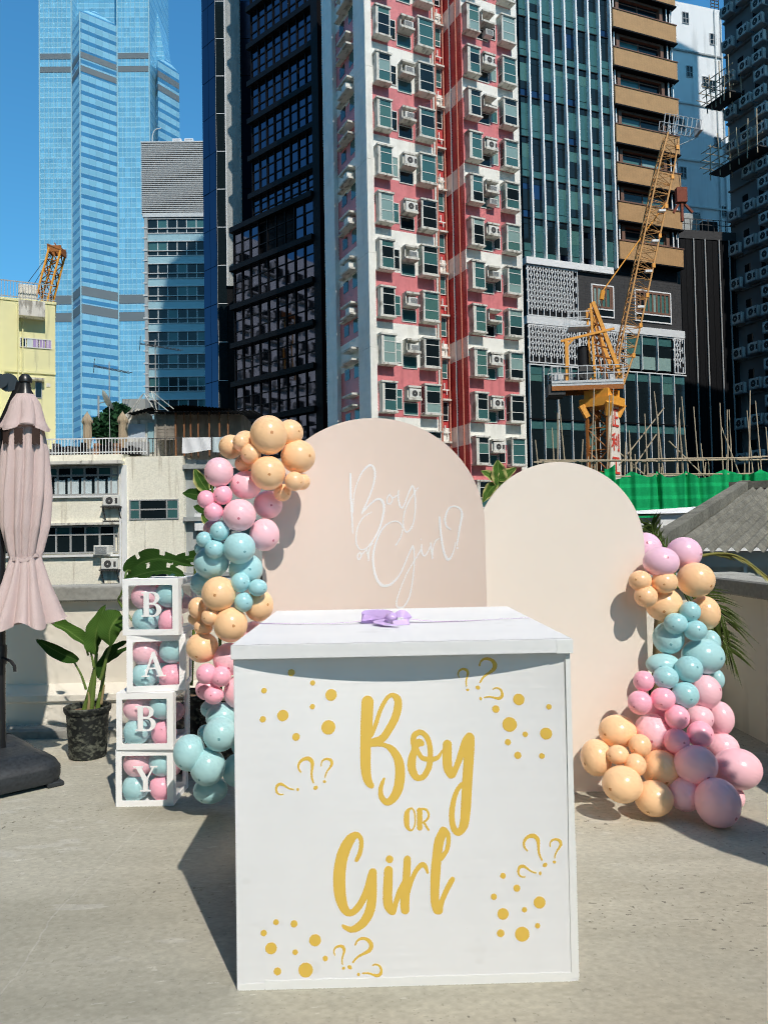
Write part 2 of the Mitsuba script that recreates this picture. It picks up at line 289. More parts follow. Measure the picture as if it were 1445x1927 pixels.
LEFT_BALLOONS = [('O',-0.543,4.06,2.065,0.1,0.107),('O',-0.439,4.16,2.09,0.073,0.073),('O',-0.397,4.16,1.958,0.095,0.092),('O',-0.549,4.06,1.862,0.092,0.092),('o',-0.69,4.06,2.03,0.046,0.046),('o',-0.639,4.06,1.967,0.055,0.055),('o',-0.695,4.16,1.925,0.049,0.044),('O',-0.684,4.16,2.043,0.063,0.063),('O',-0.782,4.26,2.031,0.068,0.068),('o',-0.409,4.06,1.815,0.052,0.052),('o',-0.376,4.16,1.82,0.043,0.046),('o',-0.485,4.16,1.762,0.048,0.048),('P',-0.811,4.06,1.87,0.077,0.08),('P',-0.683,4.16,1.807,0.086,0.079),('P',-0.578,4.26,1.702,0.081,0.079),('P',-0.704,4.06,1.639,0.088,0.086),('P',-0.586,4.16,1.533,0.081,0.089),('H',-0.879,4.06,1.726,0.048,0.049),('H',-0.791,4.06,1.749,0.051,0.053),('H',-0.841,4.06,1.659,0.051,0.051),('P',-0.88,4.26,1.574,0.061,0.052),('b',-0.81,4.06,1.555,0.051,0.052),('b',-0.892,4.06,1.513,0.043,0.042),('b',-0.838,4.06,1.461,0.051,0.051),('B',-0.706,4.06,1.464,0.085,0.085),('B',-0.876,4.16,1.387,0.095,0.088),('B',-0.69,4.16,1.346,0.092,0.09),('B',-0.948,4.26,1.269,0.068,0.068),('b',-0.948,4.26,1.463,0.043,0.043),('b',-0.703,4.06,1.281,0.051,0.053),('b',-0.611,4.06,1.251,0.05,0.046),('b',-0.687,4.06,1.176,0.049,0.053),('O',-0.818,4.06,1.223,0.091,0.092),('O',-0.622,4.16,1.149,0.079,0.088),('o',-0.955,4.16,1.143,0.049,0.057),('o',-0.863,4.06,1.103,0.047,0.047),('O',-0.757,4.06,1.058,0.089,0.092),('O',-0.931,4.164,0.927,0.087,0.082),('o',-0.923,4.16,1.037,0.052,0.043),('O',-0.986,4.26,1.075,0.045,0.04),('P',-0.785,4.168,0.861,0.089,0.088),('H',-0.891,4.074,0.799,0.054,0.055),('H',-0.815,4.075,0.784,0.054,0.054),('H',-0.854,4.082,0.684,0.052,0.048),('H',-0.929,4.279,0.683,0.068,0.065),('P',-0.736,4.18,0.68,0.085,0.091),('B',-0.92,4.287,0.569,0.052,0.048),('B',-0.831,4.19,0.545,0.091,0.076),('B',-0.825,4.096,0.475,0.09,0.091),('B',-0.991,4.103,0.379,0.085,0.096),('B',-0.896,4.109,0.302,0.093,0.099),('B',-0.906,4.217,0.145,0.094,0.073),('B',-0.705,4.199,0.402,0.085,0.088),('B',-0.749,4.21,0.25,0.089,0.092),('B',-0.952,4.296,0.434,0.04,0.045),('P',-0.666,4.26,0.976,0.084,0.077)]
RIGHT_BALLOONS = [('L',1.669,4.623,1.402,0.099,0.106),('L',1.875,4.55,1.378,0.103,0.099),('L',1.655,4.342,1.335,0.102,0.088),('o',1.526,4.326,1.233,0.064,0.058),('o',1.665,4.325,1.222,0.074,0.065),('o',1.551,4.313,1.145,0.065,0.063),('O',1.889,4.427,1.225,0.107,0.102),('O',1.689,4.406,1.087,0.105,0.097),('O',1.964,4.497,1.022,0.089,0.102),('b',1.796,4.299,1.054,0.058,0.058),('b',1.705,4.283,0.99,0.065,0.06),('b',1.812,4.274,0.95,0.064,0.058),('B',1.692,4.363,0.899,0.087,0.093),('B',1.877,4.338,0.793,0.119,0.103),('B',1.973,4.457,0.855,0.06,0.073),('b',1.745,4.221,0.743,0.075,0.074),('B',1.643,4.328,0.754,0.096,0.062),('b',1.611,4.21,0.702,0.069,0.061),('b',1.708,4.186,0.609,0.072,0.071),('B',1.983,4.407,0.648,0.043,0.059),('H',1.486,4.205,0.686,0.056,0.057),('H',1.451,4.176,0.575,0.065,0.065),('H',1.58,4.181,0.592,0.067,0.062),('P',1.86,4.29,0.603,0.09,0.096),('H',1.646,4.156,0.496,0.065,0.067),('P',1.811,4.255,0.464,0.075,0.073),('H',1.76,4.133,0.408,0.07,0.069),('H',1.626,4.123,0.376,0.068,0.069),('P',1.537,4.235,0.397,0.1,0.102),('P',1.968,4.355,0.437,0.079,0.097),('H',1.623,4.364,0.483,0.071,0.071),('P',1.663,4.277,0.256,0.089,0.079),('O',1.343,4.237,0.406,0.103,0.09),('O',1.201,4.168,0.285,0.084,0.098),('o',1.422,4.113,0.36,0.06,0.06),('o',1.291,4.079,0.323,0.058,0.051),('o',1.369,4.04,0.279,0.057,0.059),('O',1.275,3.967,0.203,0.103,0.093),('O',1.536,4.123,0.227,0.1,0.103),('O',1.454,4.014,0.111,0.099,0.091),('P',1.691,4.04,0.272,0.112,0.101),('P',1.955,4.303,0.282,0.092,0.084),('P',1.952,4.125,0.219,0.128,0.109),('P',1.626,4.03,0.124,0.088,0.088),('P',1.738,3.897,0.122,0.111,0.122),('P',1.943,4.117,0.069,0.038,0.055)]
ARCH_LETTERS = [[(-0.119,1.8796,0.0118),(-0.1193,1.7643,0.0118),(-0.1154,1.6786,0.0107),(-0.1109,1.5341,0.0059)],[(-0.1078,1.657,0.0053),(-0.1008,1.7532,0.0053),(-0.078,1.8332,0.0064),(-0.0448,1.8969,0.0086),(-0.0014,1.9291,0.0128),(0.0222,1.9006,0.0118),(0.0212,1.847,0.0107),(-0.0043,1.7619,0.0086),(-0.0571,1.648,0.0085)],[(-0.0571,1.648,0.0085),(-0.0217,1.6874,0.0085),(0.0217,1.7239,0.0096),(0.0538,1.7285,0.0139),(0.0719,1.696,0.0139),(0.0682,1.6427,0.0117),(0.0455,1.5632,0.0107),(0.0014,1.484,0.0085),(-0.0366,1.4448,0.0064),(-0.0687,1.44,0.0069),(-0.0896,1.4697,0.0069),(-0.0913,1.5231,0.0064),(-0.0742,1.5869,0.0059),(-0.0441,1.629,0.0059),(-0.0009,1.6549,0.0048)],[(0.1076,1.7566,0.0069),(0.0912,1.733,0.0069),(0.0934,1.7062,0.0069),(0.1092,1.7005,0.0069),(0.123,1.7268,0.0069),(0.1101,1.7512,0.0069),(0.1258,1.7348,0.0069),(0.158,1.7553,0.0048)],[(0.1584,1.7766,0.008),(0.156,1.7314,0.0069),(0.1647,1.6885,0.009),(0.1776,1.6749,0.009),(0.1941,1.7037,0.0069),(0.2163,1.7617,0.0069),(0.2382,1.8036,0.009)],[(0.2382,1.8036,0.009),(0.2483,1.7821,0.009),(0.2537,1.7128,0.008),(0.2509,1.6492,0.0069),(0.2364,1.5752,0.0069),(0.2067,1.5361,0.009),(0.1885,1.5497,0.0069),(0.1815,1.5977,0.0058),(0.196,1.6665,0.0069),(0.2235,1.7243,0.0069),(0.2721,1.792,0.0048)],[(-0.0717,1.4241,0.0069),(-0.0853,1.4056,0.0069),(-0.0804,1.3816,0.0069),(-0.0641,1.4,0.0069),(-0.069,1.4213,0.0069),(-0.0585,1.4132,0.0069),(-0.0341,1.4367,0.0069)],[(-0.0313,1.442,0.0069),(-0.0218,1.3779,0.0069)],[(-0.0217,1.3833,0.0069),(-0.021,1.4205,0.0069),(-0.007,1.4629,0.0069),(0.0039,1.4733,0.0069)],[(0.1365,1.4604,0.0069),(0.1665,1.5076,0.0058),(0.1781,1.5605,0.0058),(0.1576,1.5929,0.0069),(0.1259,1.5988,0.0069),(0.083,1.5784,0.008),(0.0449,1.5312,0.0096),(0.0142,1.4519,0.0107),(0.0037,1.3722,0.0117),(0.0165,1.2869,0.0138),(0.0449,1.2361,0.016),(0.0819,1.2277,0.0149),(0.1193,1.2485,0.0117),(0.1626,1.3009,0.008),(0.2067,1.4009,0.0069),(0.234,1.4561,0.0079)],[(0.234,1.4561,0.0079),(0.2411,1.4163,0.0069),(0.2363,1.3053,0.0069),(0.2128,1.1736,0.0079),(0.1801,1.1105,0.0095),(0.1483,1.1001,0.0117),(0.134,1.1267,0.008),(0.1554,1.2005,0.0053),(0.1995,1.3005,0.0053),(0.2537,1.3896,0.0058),(0.2834,1.4367,0.0069)],[(0.2839,1.4605,0.0079),(0.2856,1.4156,0.0095),(0.2983,1.3969,0.0079),(0.3168,1.4151,0.0053),(0.3359,1.457,0.0069)],[(0.2819,1.4938,0.0079),(0.2824,1.4933,0.0079)],[(0.3361,1.4702,0.0084),(0.3447,1.3805,0.0074)],[(0.3448,1.3831,0.0063),(0.3484,1.4357,0.0058),(0.3622,1.4776,0.0058),(0.3832,1.4957,0.0047)],[(0.3883,1.6167,0.0105),(0.3941,1.5244,0.0116),(0.4075,1.4243,0.0116),(0.4245,1.3795,0.0136),(0.4398,1.3767,0.0105),(0.461,1.4131,0.0063),(0.4749,1.4704,0.0052)],[(0.4485,1.5469,0.0079),(0.4258,1.5658,0.0095),(0.419,1.608,0.0105),(0.438,1.6601,0.0095),(0.4716,1.6775,0.0094),(0.5068,1.6581,0.0105),(0.5136,1.6213,0.0115),(0.4995,1.5536,0.0105),(0.4822,1.4546,0.0068)],[(0.4839,1.4394,0.0105),(0.4849,1.4384,0.0105)]]
LEAVES = [(0,'leaf_green',[(-1.939,5.38,0.726),(-1.95,5.38,0.819),(-1.924,5.38,0.945),(-1.875,5.38,1.071)],0.15,38,(-0.35,-1,0.15)),(0,'leaf_green',[(-1.736,5.3,1.005),(-1.769,5.26,0.968),(-1.8,5.24,0.9),(-1.805,5.26,0.799)],0.2,25,(0.2,-1,0.5)),(0,'leaf_green',[(-1.999,5.4,0.783),(-2.072,5.38,0.847),(-2.165,5.36,0.919),(-2.27,5.38,0.956)],0.12,40,(-0.2,-0.7,0.9)),(0,'leaf_dark',[(-2.057,5.35,0.691),(-2.141,5.3,0.742),(-2.224,5.28,0.796),(-2.325,5.3,0.85)],0.105,30,(-0.3,-1,0.3)),(0,'leaf_green',[(-2.226,5.6,0.914),(-2.262,5.6,0.932),(-2.297,5.6,0.95)],0.05,20,(0,-1,0.5)),(0,'leaf_dark',[(-1.933,5.4,0.553),(-1.884,5.42,0.659),(-1.822,5.44,0.748),(-1.751,5.46,0.804)],0.12,40,(-0.6,-1,0.3)),(0,'leaf_dark',[(-1.989,5.5,0.726),(-1.945,5.5,0.82),(-1.893,5.5,0.923),(-1.847,5.52,0.989)],0.13,35,(-0.8,-0.8,0.3)),(0,'leaf_dark',[(-1.938,5.55,0.639),(-1.863,5.56,0.688),(-1.764,5.58,0.753)],0.07,35,(-0.4,-1,0.5)),(1,'leaf_dark',[(-1.58,5.0,1.258),(-1.522,4.95,1.353),(-1.364,4.9,1.396),(-1.134,4.9,1.344)],0.15,35,(0,-0.9,0.6)),(1,'leaf_dark',[(-1.498,4.62,1.278),(-1.377,4.58,1.315),(-1.228,4.52,1.334),(-1.091,4.47,1.303)],0.13,20,(0,-0.9,0.8)),(1,'leaf_dark',[(-1.063,5.0,1.36),(-1.115,5.0,1.395),(-1.254,5.0,1.377),(-1.317,4.95,1.314)],0.11,35,(0,-1,0.6)),(2,'leaf_variegated',[(-1.069,5.0,1.83),(-1.117,5.0,1.901),(-1.158,5.0,1.982)],0.1,18,(-0.2,-1,0.2)),(2,'leaf_dark',[(-1.097,5.0,1.796),(-1.163,5.0,1.814),(-1.239,5.0,1.823)],0.085,18,(0,-1,0.3)),(2,'leaf_dark',[(-1.077,5.0,1.69),(-1.129,5.0,1.719),(-1.167,5.0,1.737)],0.055,18,(0,-1,0.4)),(2,'leaf_variegated',[(-1.071,5.0,1.621),(-1.092,5.0,1.645),(-1.112,5.0,1.691)],0.05,18,(0,-1,0.2)),(2,'leaf_green',[(-1.04,5.0,1.917),(-1.053,5.0,1.987),(-1.032,5.0,2.05)],0.07,18,(0,-1,0.2)),(2,'leaf_green',[(-1.025,5.0,1.724),(-1.07,5.0,1.778),(-1.118,5.0,1.831)],0.07,18,(0,-1,0.5)),(3,'leaf_variegated',[(0.85,5.05,1.835),(0.852,5.05,1.924),(0.847,5.05,2.017)],0.115,18,(0.1,-1,0.2)),(3,'leaf_variegated',[(0.844,5.05,1.871),(0.795,5.05,1.907),(0.732,5.05,1.941)],0.075,18,(0,-1,0.5)),(3,'leaf_variegated',[(0.84,5.05,1.853),(0.793,5.05,1.812),(0.741,5.05,1.727)],0.085,18,(-0.2,-1,0.3)),(3,'leaf_variegated',[(0.851,5.05,1.871),(0.902,5.05,1.913),(0.974,5.05,1.958)],0.08,18,(0.2,-1,0.5)),(3,'leaf_dark',[(0.857,5.05,1.846),(0.911,5.05,1.834),(0.956,5.05,1.798)],0.08,18,(0.2,-1,0.5)),(3,'leaf_green',[(0.842,5.05,1.8),(0.82,5.05,1.747),(0.825,5.05,1.676)],0.08,18,(0,-1,0.2))]
STEMS = [(0,'stem_green',[(-2.0,5.42,0.318),(-1.978,5.42,0.491),(-1.956,5.42,0.728)],0.022,0.012),(0,'stem_green',[(-2.062,5.46,0.31),(-2.023,5.46,0.45),(-1.975,5.46,0.654)],0.02,0.011),(0,'stem_green',[(-1.965,5.45,0.315),(-1.93,5.45,0.484),(-1.903,5.45,0.654)],0.018,0.01),(0,'stem_green',[(-2.014,5.38,0.483),(-2.048,5.38,0.585),(-2.098,5.38,0.678)],0.009,0.006),(0,'stem_green',[(-1.966,5.4,0.63),(-1.979,5.4,0.698),(-1.999,5.4,0.783)],0.009,0.006),(0,'stem_green',[(-2.06,5.55,0.694),(-2.094,5.55,0.782),(-2.207,5.55,0.919)],0.008,0.005),(0,'stem_dry',[(-1.903,5.36,0.384),(-1.889,5.36,0.467),(-1.881,5.36,0.517)],0.01,0.006),(0,'stem_dry',[(-1.999,5.37,0.329),(-1.99,5.37,0.409),(-1.996,5.37,0.468)],0.012,0.005),(0,'stem_green',[(-1.906,5.36,0.552),(-1.846,5.36,0.76),(-1.76,5.36,0.999)],0.012,0.007),(1,'stem_green',[(-1.216,5.1,0.549),(-1.195,5.1,0.935),(-1.142,4.92,1.343)],0.012,0.008),(1,'stem_green',[(-1.251,5.1,0.55),(-1.422,5.1,1.151),(-1.551,4.9,1.321),(-1.504,4.64,1.277)],0.011,0.006),(1,'stem_green',[(-1.244,5.1,0.55),(-1.651,5.1,1.05),(-1.659,5.05,1.166),(-1.58,5.0,1.258)],0.01,0.006),(2,'stem_green',[(-1.013,5.05,0.52),(-1.016,5.05,1.217),(-1.047,5.02,1.708),(-1.04,5.0,1.917)],0.012,0.006),(3,'stem_green',[(0.824,5.15,0.461),(0.855,5.15,1.355),(0.854,5.07,1.872)],0.012,0.006)]
FRONDS = [('palm_dry',[(2.169,5.15,1.33),(2.329,5.1,1.357),(2.442,5.0,1.329),(2.579,4.9,1.191)],0.1,26,0.35),('palm_leaf',[(2.019,5.2,1.149),(2.125,5.15,1.114),(2.246,5.1,1.044),(2.334,5.05,0.923)],0.24,22,1.0),('palm_leaf',[(2.051,5.2,1.003),(2.17,5.1,0.921),(2.271,5.05,0.836),(2.35,5.0,0.718)],0.2,20,1.0),('palm_leaf',[(1.965,5.2,1.187),(1.951,5.2,1.333),(1.912,5.15,1.498),(1.888,5.1,1.569)],0.16,16,1.0),('palm_leaf',[(2.115,5.3,1.179),(2.089,5.3,1.328),(2.011,5.3,1.471),(1.92,5.3,1.554)],0.12,14,0.9)]
# ================================================================== the terrace
RNG = random.Random(7)
k = structure('terrace_floor', 'grey beige screeded concrete terrace floor with scuffs and hairline cracks')
def grid(x0, x1, y0, y1, nx, ny, f):
    X, Y = np.meshgrid(np.linspace(x0, x1, nx), np.linspace(y0, y1, ny))
    v = f(X.ravel(), Y.ravel()); i = np.arange(nx * ny).reshape(ny, nx)
    q = np.stack([i[:-1, :-1], i[:-1, 1:], i[1:, 1:], i[1:, :-1]], -1).reshape(-1, 4)
    return (v, np.vstack([q[:, [0, 1, 2]], q[:, [0, 2, 3]]]))
add(k, bx(-9, 2.76, -8, 6.3, -0.5, 0.0), 'floor_concrete')

k = thing('parapet_wall', 'low off white stuccoed parapet with grey coping behind the potted plant', 'wall')
part(k, 'wall', bx(-9, 3.1, 6.24, 6.46, -0.3, 1.04), 'stucco')
part(k, 'coping', cat([cbox(-9, 3.12, 6.15, 6.52, 1.04, 1.16, .012)]), 'cement')
v = [(6.24, 0.0), (6.13, 0.0), (6.13, 0.24), (6.10, 0.26), (6.10, 0.305), (6.13, 0.325), (6.24, 0.375)]
ledge = trimesh.creation.extrude_polygon(Polygon(v), 11.7, engine='earcut')
ledge.apply_transform(np.array([[0, 0, 1, -9], [1, 0, 0, 0], [0, 1, 0, 0], [0, 0, 0, 1.0]]))
part(k, 'upstand', ledge, 'stucco', label='stuccoed upstand with a rounded lip along the foot of the wall')
part(k, 'kerb', cbox(-9, 2.70, 5.97, 6.13, -0.1, 0.075, .02), 'cement')
k = thing('side_parapet_wall', 'shaded beige parapet running away along the right edge of the terrace', 'wall')
part(k, 'wall', bx(2.76, 2.96, -8, 6.24, -0.3, 1.03), 'stucco')
part(k, 'coping', cbox(2.68, 3.02, -8, 6.15, 1.03, 1.15, .012), 'cement')

# ================================================================== the gift box
BX0, BW, BY, BH = -0.473, 1.137, 2.6, 1.108
def face_y(x, z):
    t = np.clip((np.asarray(x) - BX0) / BW, 0, 1); s = np.clip(np.asarray(z) / 1.12, 0, 1)
    return BY + 0.088 * np.sin(np.pi * t) ** 0.85 * s ** 2.2
gift = thing('gift_box', 'giant white cardboard box with gold lettering, dots and question marks on its front', 'gift box')
X, Z = np.linspace(BX0, BX0 + BW, 60), np.linspace(0.0, BH, 50)
vv = np.array([(x, face_y(x, z), z) for z in Z for x in X]); i = np.arange(3000).reshape(50, 60)
q = np.stack([i[:-1, :-1], i[:-1, 1:], i[1:, 1:], i[1:, :-1]], -1).reshape(-1, 4)
part(gift, 'front_panel', (vv, np.vstack([q[:, [0, 1, 2]], q[:, [0, 2, 3]]])), 'white_card', smooth=True)
part(gift, 'side_panel', cbox(BX0 - .004, BX0 + .002, BY - .001, 3.785, 0, BH, .001), 'white_card')
part(gift, 'side_panel', cbox(BX0 + BW - .002, BX0 + BW + .004, BY - .001, 3.785, 0, BH, .001), 'white_card')
part(gift, 'back_panel', cbox(BX0, BX0 + BW, 3.779, 3.785, 0, BH, .001), 'white_card')
lid = holder(gift, 'lid')
LX0, LX1, LY0, LY1, LZ = BX0 - .009, BX0 + BW + .009, 2.578, 3.805, 1.150
def lid_top(x, y):
    return np.c_[x, y, LZ - 0.006 * np.sin(np.pi * (x - LX0) / (LX1 - LX0)) * np.sin(np.pi * (y - LY0) / (LY1 - LY0))]
part(lid, 'top', grid(LX0 + .003, LX1 - .003, LY0 + .003, LY1 - .003, 24, 24, lid_top), 'white_card', smooth=True)
for a in ((LX0, LX1, LY0, LY0 + .005), (LX0, LX1, LY1 - .005, LY1), (LX0, LX0 + .005, LY0 + .005, LY1 - .005), (LX1 - .005, LX1, LY0 + .005, LY1 - .005)):
    part(lid, 'rim', cbox(*a, LZ - .048, LZ - .001, .0012), 'white_card')
part(gift, 'tape', cbox(LX1 - .055, LX1 + .0015, LY0 - .0015, LY0 + .004, LZ - .050, LZ - .004, .0008), 'card_tape', label='tape over the lid corner')
# the corner strip and the taped lower edge
strip = [(BX0 + BW - .020, 0.012), (BX0 + BW + .006, 0.008), (BX0 + BW + .007, 0.46), (BX0 + BW + .0055, 0.465), (BX0 + BW + .004, 1.09), (BX0 + BW - .012, 1.088), (BX0 + BW - .014, .70), (BX0 + BW - .018, .40)]
part(gift, 'corner_strip', upright(extrude(Polygon(strip), .0022), BY - .0006), 'card_tape')
rr = random.Random(3)
low = [(BX0 + .09, -.0), (BX0 + .09, .030)] + [(BX0 + .09 + (BW - .11) * j / 22, .028 + .003 * rr.random()) for j in range(1, 23)] + [(BX0 + BW - .02, 0.0)]
part(gift, 'lower_tape', upright(extrude(Polygon(low), .002), BY - .0006), 'card_tape')
part(gift, 'lower_tape', upright(extrude(Polygon([(BX0, 0), (BX0 + .087, 0), (BX0 + .087, .022), (BX0, .020)]), .0016), BY - .0006), 'card_tape')
def on_face(g, d=0.0014, size=0.05):
    m = extrude(g, d)
    v, f = trimesh.remesh.subdivide_to_size(m.vertices, m.faces, size, max_iter=12)
    return trimesh.Trimesh(np.c_[v[:, 0], face_y(v[:, 0], v[:, 1]) - v[:, 2] - 0.0003, v[:, 1]], f, process=False)
text = holder(gift, 'lettering', 'gold hand lettered words Boy OR Girl')
for ch in ('B', 'o', 'y', 'O', 'R', 'G', 'i', 'r', 'l'):
    g = shapely.union_all([stroke(s) for s in LETTER_STROKES[ch]]).buffer(.0004).simplify(.0003)
    part(text, 'letter', on_face(g), 'gold_vinyl')
for (x, z, r) in DOTS:
    part(gift, 'dot', on_face(Point(x, z).buffer(r, 14)), 'gold_vinyl')
QM = [(-.255, .665, .045), (-.268, .80, .055), (-.19, .93, .075), (-.03, .985, .095), (.13, .93, .125), (.185, .79, .12), (.12, .63, .085), (.035, .49, .065), (-.015, .35, .058), (-.03, .21, .05)]
for (x0, z0, x1, z1) in QUESTION_MARKS:
    h = math.hypot(x1 - x0, z1 - z0); a = math.degrees(math.atan2(z1 - z0, x1 - x0)) - 90
    g = shapely.union(stroke(QM, 5), affinity.scale(Point(-.03, .035).buffer(.062, 8), 1.15, .9))
    g = affinity.translate(affinity.rotate(affinity.scale(g, h, h, origin=(0, 0)), a, origin=(0, 0)), x0, z0)
    part(gift, 'question_mark', on_face(g), 'gold_vinyl')

bow = thing('ribbon_bow', 'lilac satin ribbon tied in a knot across the white lid', 'ribbon')
def ribbon(pts, w, n=10, side=None):
    """a flat band: points (x, y, z), the width taken across the horizontal normal or along side"""
    s = spline(pts, n); t = np.gradient(s, axis=0); t /= np.linalg.norm(t, axis=1, keepdims=True)
    sd = np.cross(t, [0, 0, 1.0]) if side is None else np.broadcast_to(np.asarray(side, float), s.shape)
    sd = sd - t * (sd * t).sum(1, keepdims=True); sd /= np.linalg.norm(sd, axis=1, keepdims=True) + 1e-9
    ww = np.interp(np.linspace(0, 1, len(s)), np.linspace(0, 1, len(np.atleast_1d(w))), np.atleast_1d(w))[:, None] / 2
    V = np.vstack([s - sd * ww, s + sd * ww]); N = len(s); i = np.arange(N - 1)
    return (V, np.vstack([np.c_[i, i + 1, i + 1 + N], np.c_[i, i + 1 + N, i + N]]))
part(bow, 'band', ribbon([(-.478, 3.23, LZ + .002), (-.30, 3.20, LZ - .001), (-.12, 3.19, LZ + .002), (.0, 3.185, LZ + .014), (.055, 3.18, LZ + .02)], [.020, .012, .022, .035]), 'ribbon_satin', smooth=True)
part(bow, 'band', ribbon([(.09, 3.18, LZ + .02), (.16, 3.20, LZ + .010), (.26, 3.20, LZ - .001), (.40, 3.205, LZ - .002), (.55, 3.225, LZ + .001), (.665, 3.24, LZ + .002)], [.036, .03, .020, .008, .010]), 'ribbon_satin', smooth=True)
part(bow, 'loop', ribbon([(.06, 3.16, LZ + .012), (.0, 3.19, LZ + .012), (-.045, 3.20, LZ + .018), (-.03, 3.22, LZ + .030), (.02, 3.22, LZ + .033), (.07, 3.215, LZ + .030), (.085, 3.19, LZ + .018)], [.024, .036, .038, .036, .022], 8, (0.1, .25, 1)), 'ribbon_satin', smooth=True)
part(bow, 'loop', ribbon([(.07, 3.16, LZ + .02), (.10, 3.15, LZ + .036), (.125, 3.15, LZ + .038), (.142, 3.15, LZ + .022), (.14, 3.13, LZ + .008), (.08, 3.12, LZ + .005)], [.020, .034, .036, .030, .02], 8, (0.3, .6, .8)), 'ribbon_satin', smooth=True)
part(bow, 'tail', ribbon([(.06, 3.17, LZ + .02), (.02, 3.13, LZ + .010), (.06, 3.07, LZ + .004), (.105, 3.04, LZ + .004)], [.04, .044, .046, .03], 8), 'ribbon_satin', smooth=True)
part(bow, 'knot', (lambda m: (m.apply_scale([.026, .03, .022]), m.apply_translation([.075, 3.165, LZ + .022]), m)[-1])(trimesh.creation.icosphere(3)), 'ribbon_satin', smooth=True)

# ================================================================== the arched backdrops
def arch_panel(w, h, d, size=.06):
    r = w / 2
    a = np.linspace(0, math.pi, 61)
    g = Polygon([(-r, 0)] + [(r, 0)] + [(r * math.cos(t), h - r + r * math.sin(t)) for t in a])
    cells = [sbox(x, z, x + size, z + size * 3).intersection(g) for x in np.arange(-r, r, size) for z in np.arange(0, h, size * 3)]
    ms = [trimesh.creation.triangulate_polygon(p, engine='earcut') for c in cells for p in polys(c)]
    V, F, n = [], [], 0
    for v, f in ms: V.append(v); F.append(f + n); n += len(v)
    V, F = np.vstack(V), np.vstack(F)
    front, back = np.c_[V[:, 0], np.zeros(len(V)), V[:, 1]], np.c_[V[:, 0], np.full(len(V), d), V[:, 1]]
    e = np.array(g.exterior.segmentize(.05).coords); m = len(e)
    E = np.vstack([np.c_[e[:, 0], np.zeros(m), e[:, 1]], np.c_[e[:, 0], np.full(m, d), e[:, 1]]]); j = np.arange(m - 1)
    side = np.vstack([np.c_[j, j + 1, j + 1 + m], np.c_[j, j + 1 + m, j + m]])
    return (front, F), (np.vstack([back, E]), np.vstack([F[:, ::-1], side + len(V)]))
def bend(v):
    v = np.array(v, float); v[:, 1] += 4.42 - 0.15 * np.maximum(0, (v[:, 0] + .2) / .84) ** 2
    return v
k = thing('arch_backdrop', 'taller blush pink arched backdrop board with thin white script lettering', 'backdrop')
(fv, ff), (bv, bf) = arch_panel(1.275, 2.205, .028)
fv = bend(fv)
add(k + '__front_panel', (fv, ff), 'arch_blush', smooth=False)
add(k + '__board', (bend(bv), bf), 'arch_blush')
g = shapely.union_all([stroke(s, 6) for s in ARCH_LETTERS]).simplify(.0004)
m = extrude(g, .0016)
v, f = trimesh.remesh.subdivide_to_size(m.vertices, m.faces, .06, max_iter=12)
add(k + '__lettering', (bend(np.c_[v[:, 0], -v[:, 2] - .0006, v[:, 1]]), f), 'white_vinyl')
labels[k + '__lettering'] = {'label': 'thin white script reading Boy or Girl with a question mark'}
k = thing('arch_backdrop', 'lower plain cream arched backdrop board standing to the right', 'backdrop')
(fv, ff), (bv, bf) = arch_panel(1.0, 1.935, .028)
add(k + '__front_panel', (fv + [1.108, 4.47, 0], ff), 'arch_cream')
add(k + '__board', (bv + [1.108, 4.47, 0], bf), 'arch_cream')

# ================================================================== balloons
th = np.linspace(0, math.pi, 30)
prof = np.c_[np.sin(th), np.cos(th)]
low_ = th > 2.0
prof[low_, 0] *= 1 - 0.10 * ((th[low_] - 2.0) / 1.14) ** 2
prof[low_, 1] *= 1 + 0.10 * ((th[low_] - 2.0) / 1.14) ** 3
BALLOON = mikit.ply(lathe(np.vstack([prof[:-1], [0.035, -1.11], [0.03, -1.15], [0.055, -1.19], [0.0, -1.19]])[::-1], 40), smooth=True)
cap = np.linspace(0, 0.085, 5)
SPOT = mikit.ply(lathe(np.c_[np.sin(cap) * 1.002, np.cos(cap) * (1.006 - 0.004 * (cap / .085) ** 2)][::-1], 14), smooth=True)
BMAT = {'O': 'balloon_peach', 'o': 'balloon_peach_deep', 'P': 'balloon_pink', 'L': 'balloon_lilac', 'H': 'balloon_rose', 'B': 'balloon_blue', 'b': 'balloon_blue_deep'}
SMAT = {'O': 'spot_peach', 'o': 'spot_peach', 'P': 'spot_pink', 'L': 'spot_pink', 'H': 'spot_pink', 'B': 'spot_blue', 'b': 'spot_blue'}
def aim(a):
    a = np.asarray(a, float) / np.linalg.norm(a)
    b = np.cross([0.3, 0.1, 1.0], a); b /= np.linalg.norm(b)
    M = np.eye(4); M[:3, 0], M[:3, 1], M[:3, 2] = b, np.cross(a, b), a
    return M
def balloon(key, c, x, y, z, r1, r2, a):
    M = tr(x, y, z) @ sc(r1, (r1 + r2) / 2, r2) @ aim(a)
    add(key, BALLOON, BMAT[c], M)
    add(key + '__crown_spot', SPOT, SMAT[c], M)
for name, lab, rows in (('balloon_garland', 'peach, pink and pale blue balloon garland curving down beside the taller arch', LEFT_BALLOONS),
                        ('balloon_garland', 'peach, pink and pale blue balloon garland along the right edge of the lower arch', RIGHT_BALLOONS)):
    k = thing(name, lab, 'balloon garland')
    cx = np.array([r[1] for r in rows]); cz = np.array([r[3] for r in rows])
    for (c, x, y, z, r1, r2) in rows:
        near = np.abs(cz - z) < 0.22
        mx, mz = cx[near].mean(), cz[near].mean()
        a = np.array([(x - mx) * 2.2 + RNG.uniform(-.12, .12), -0.42, (z - mz) * 2.2 + RNG.uniform(-.22, .10)])
        balloon(fresh(k + '__balloon'), c, x, y, z, r1, r2, a)

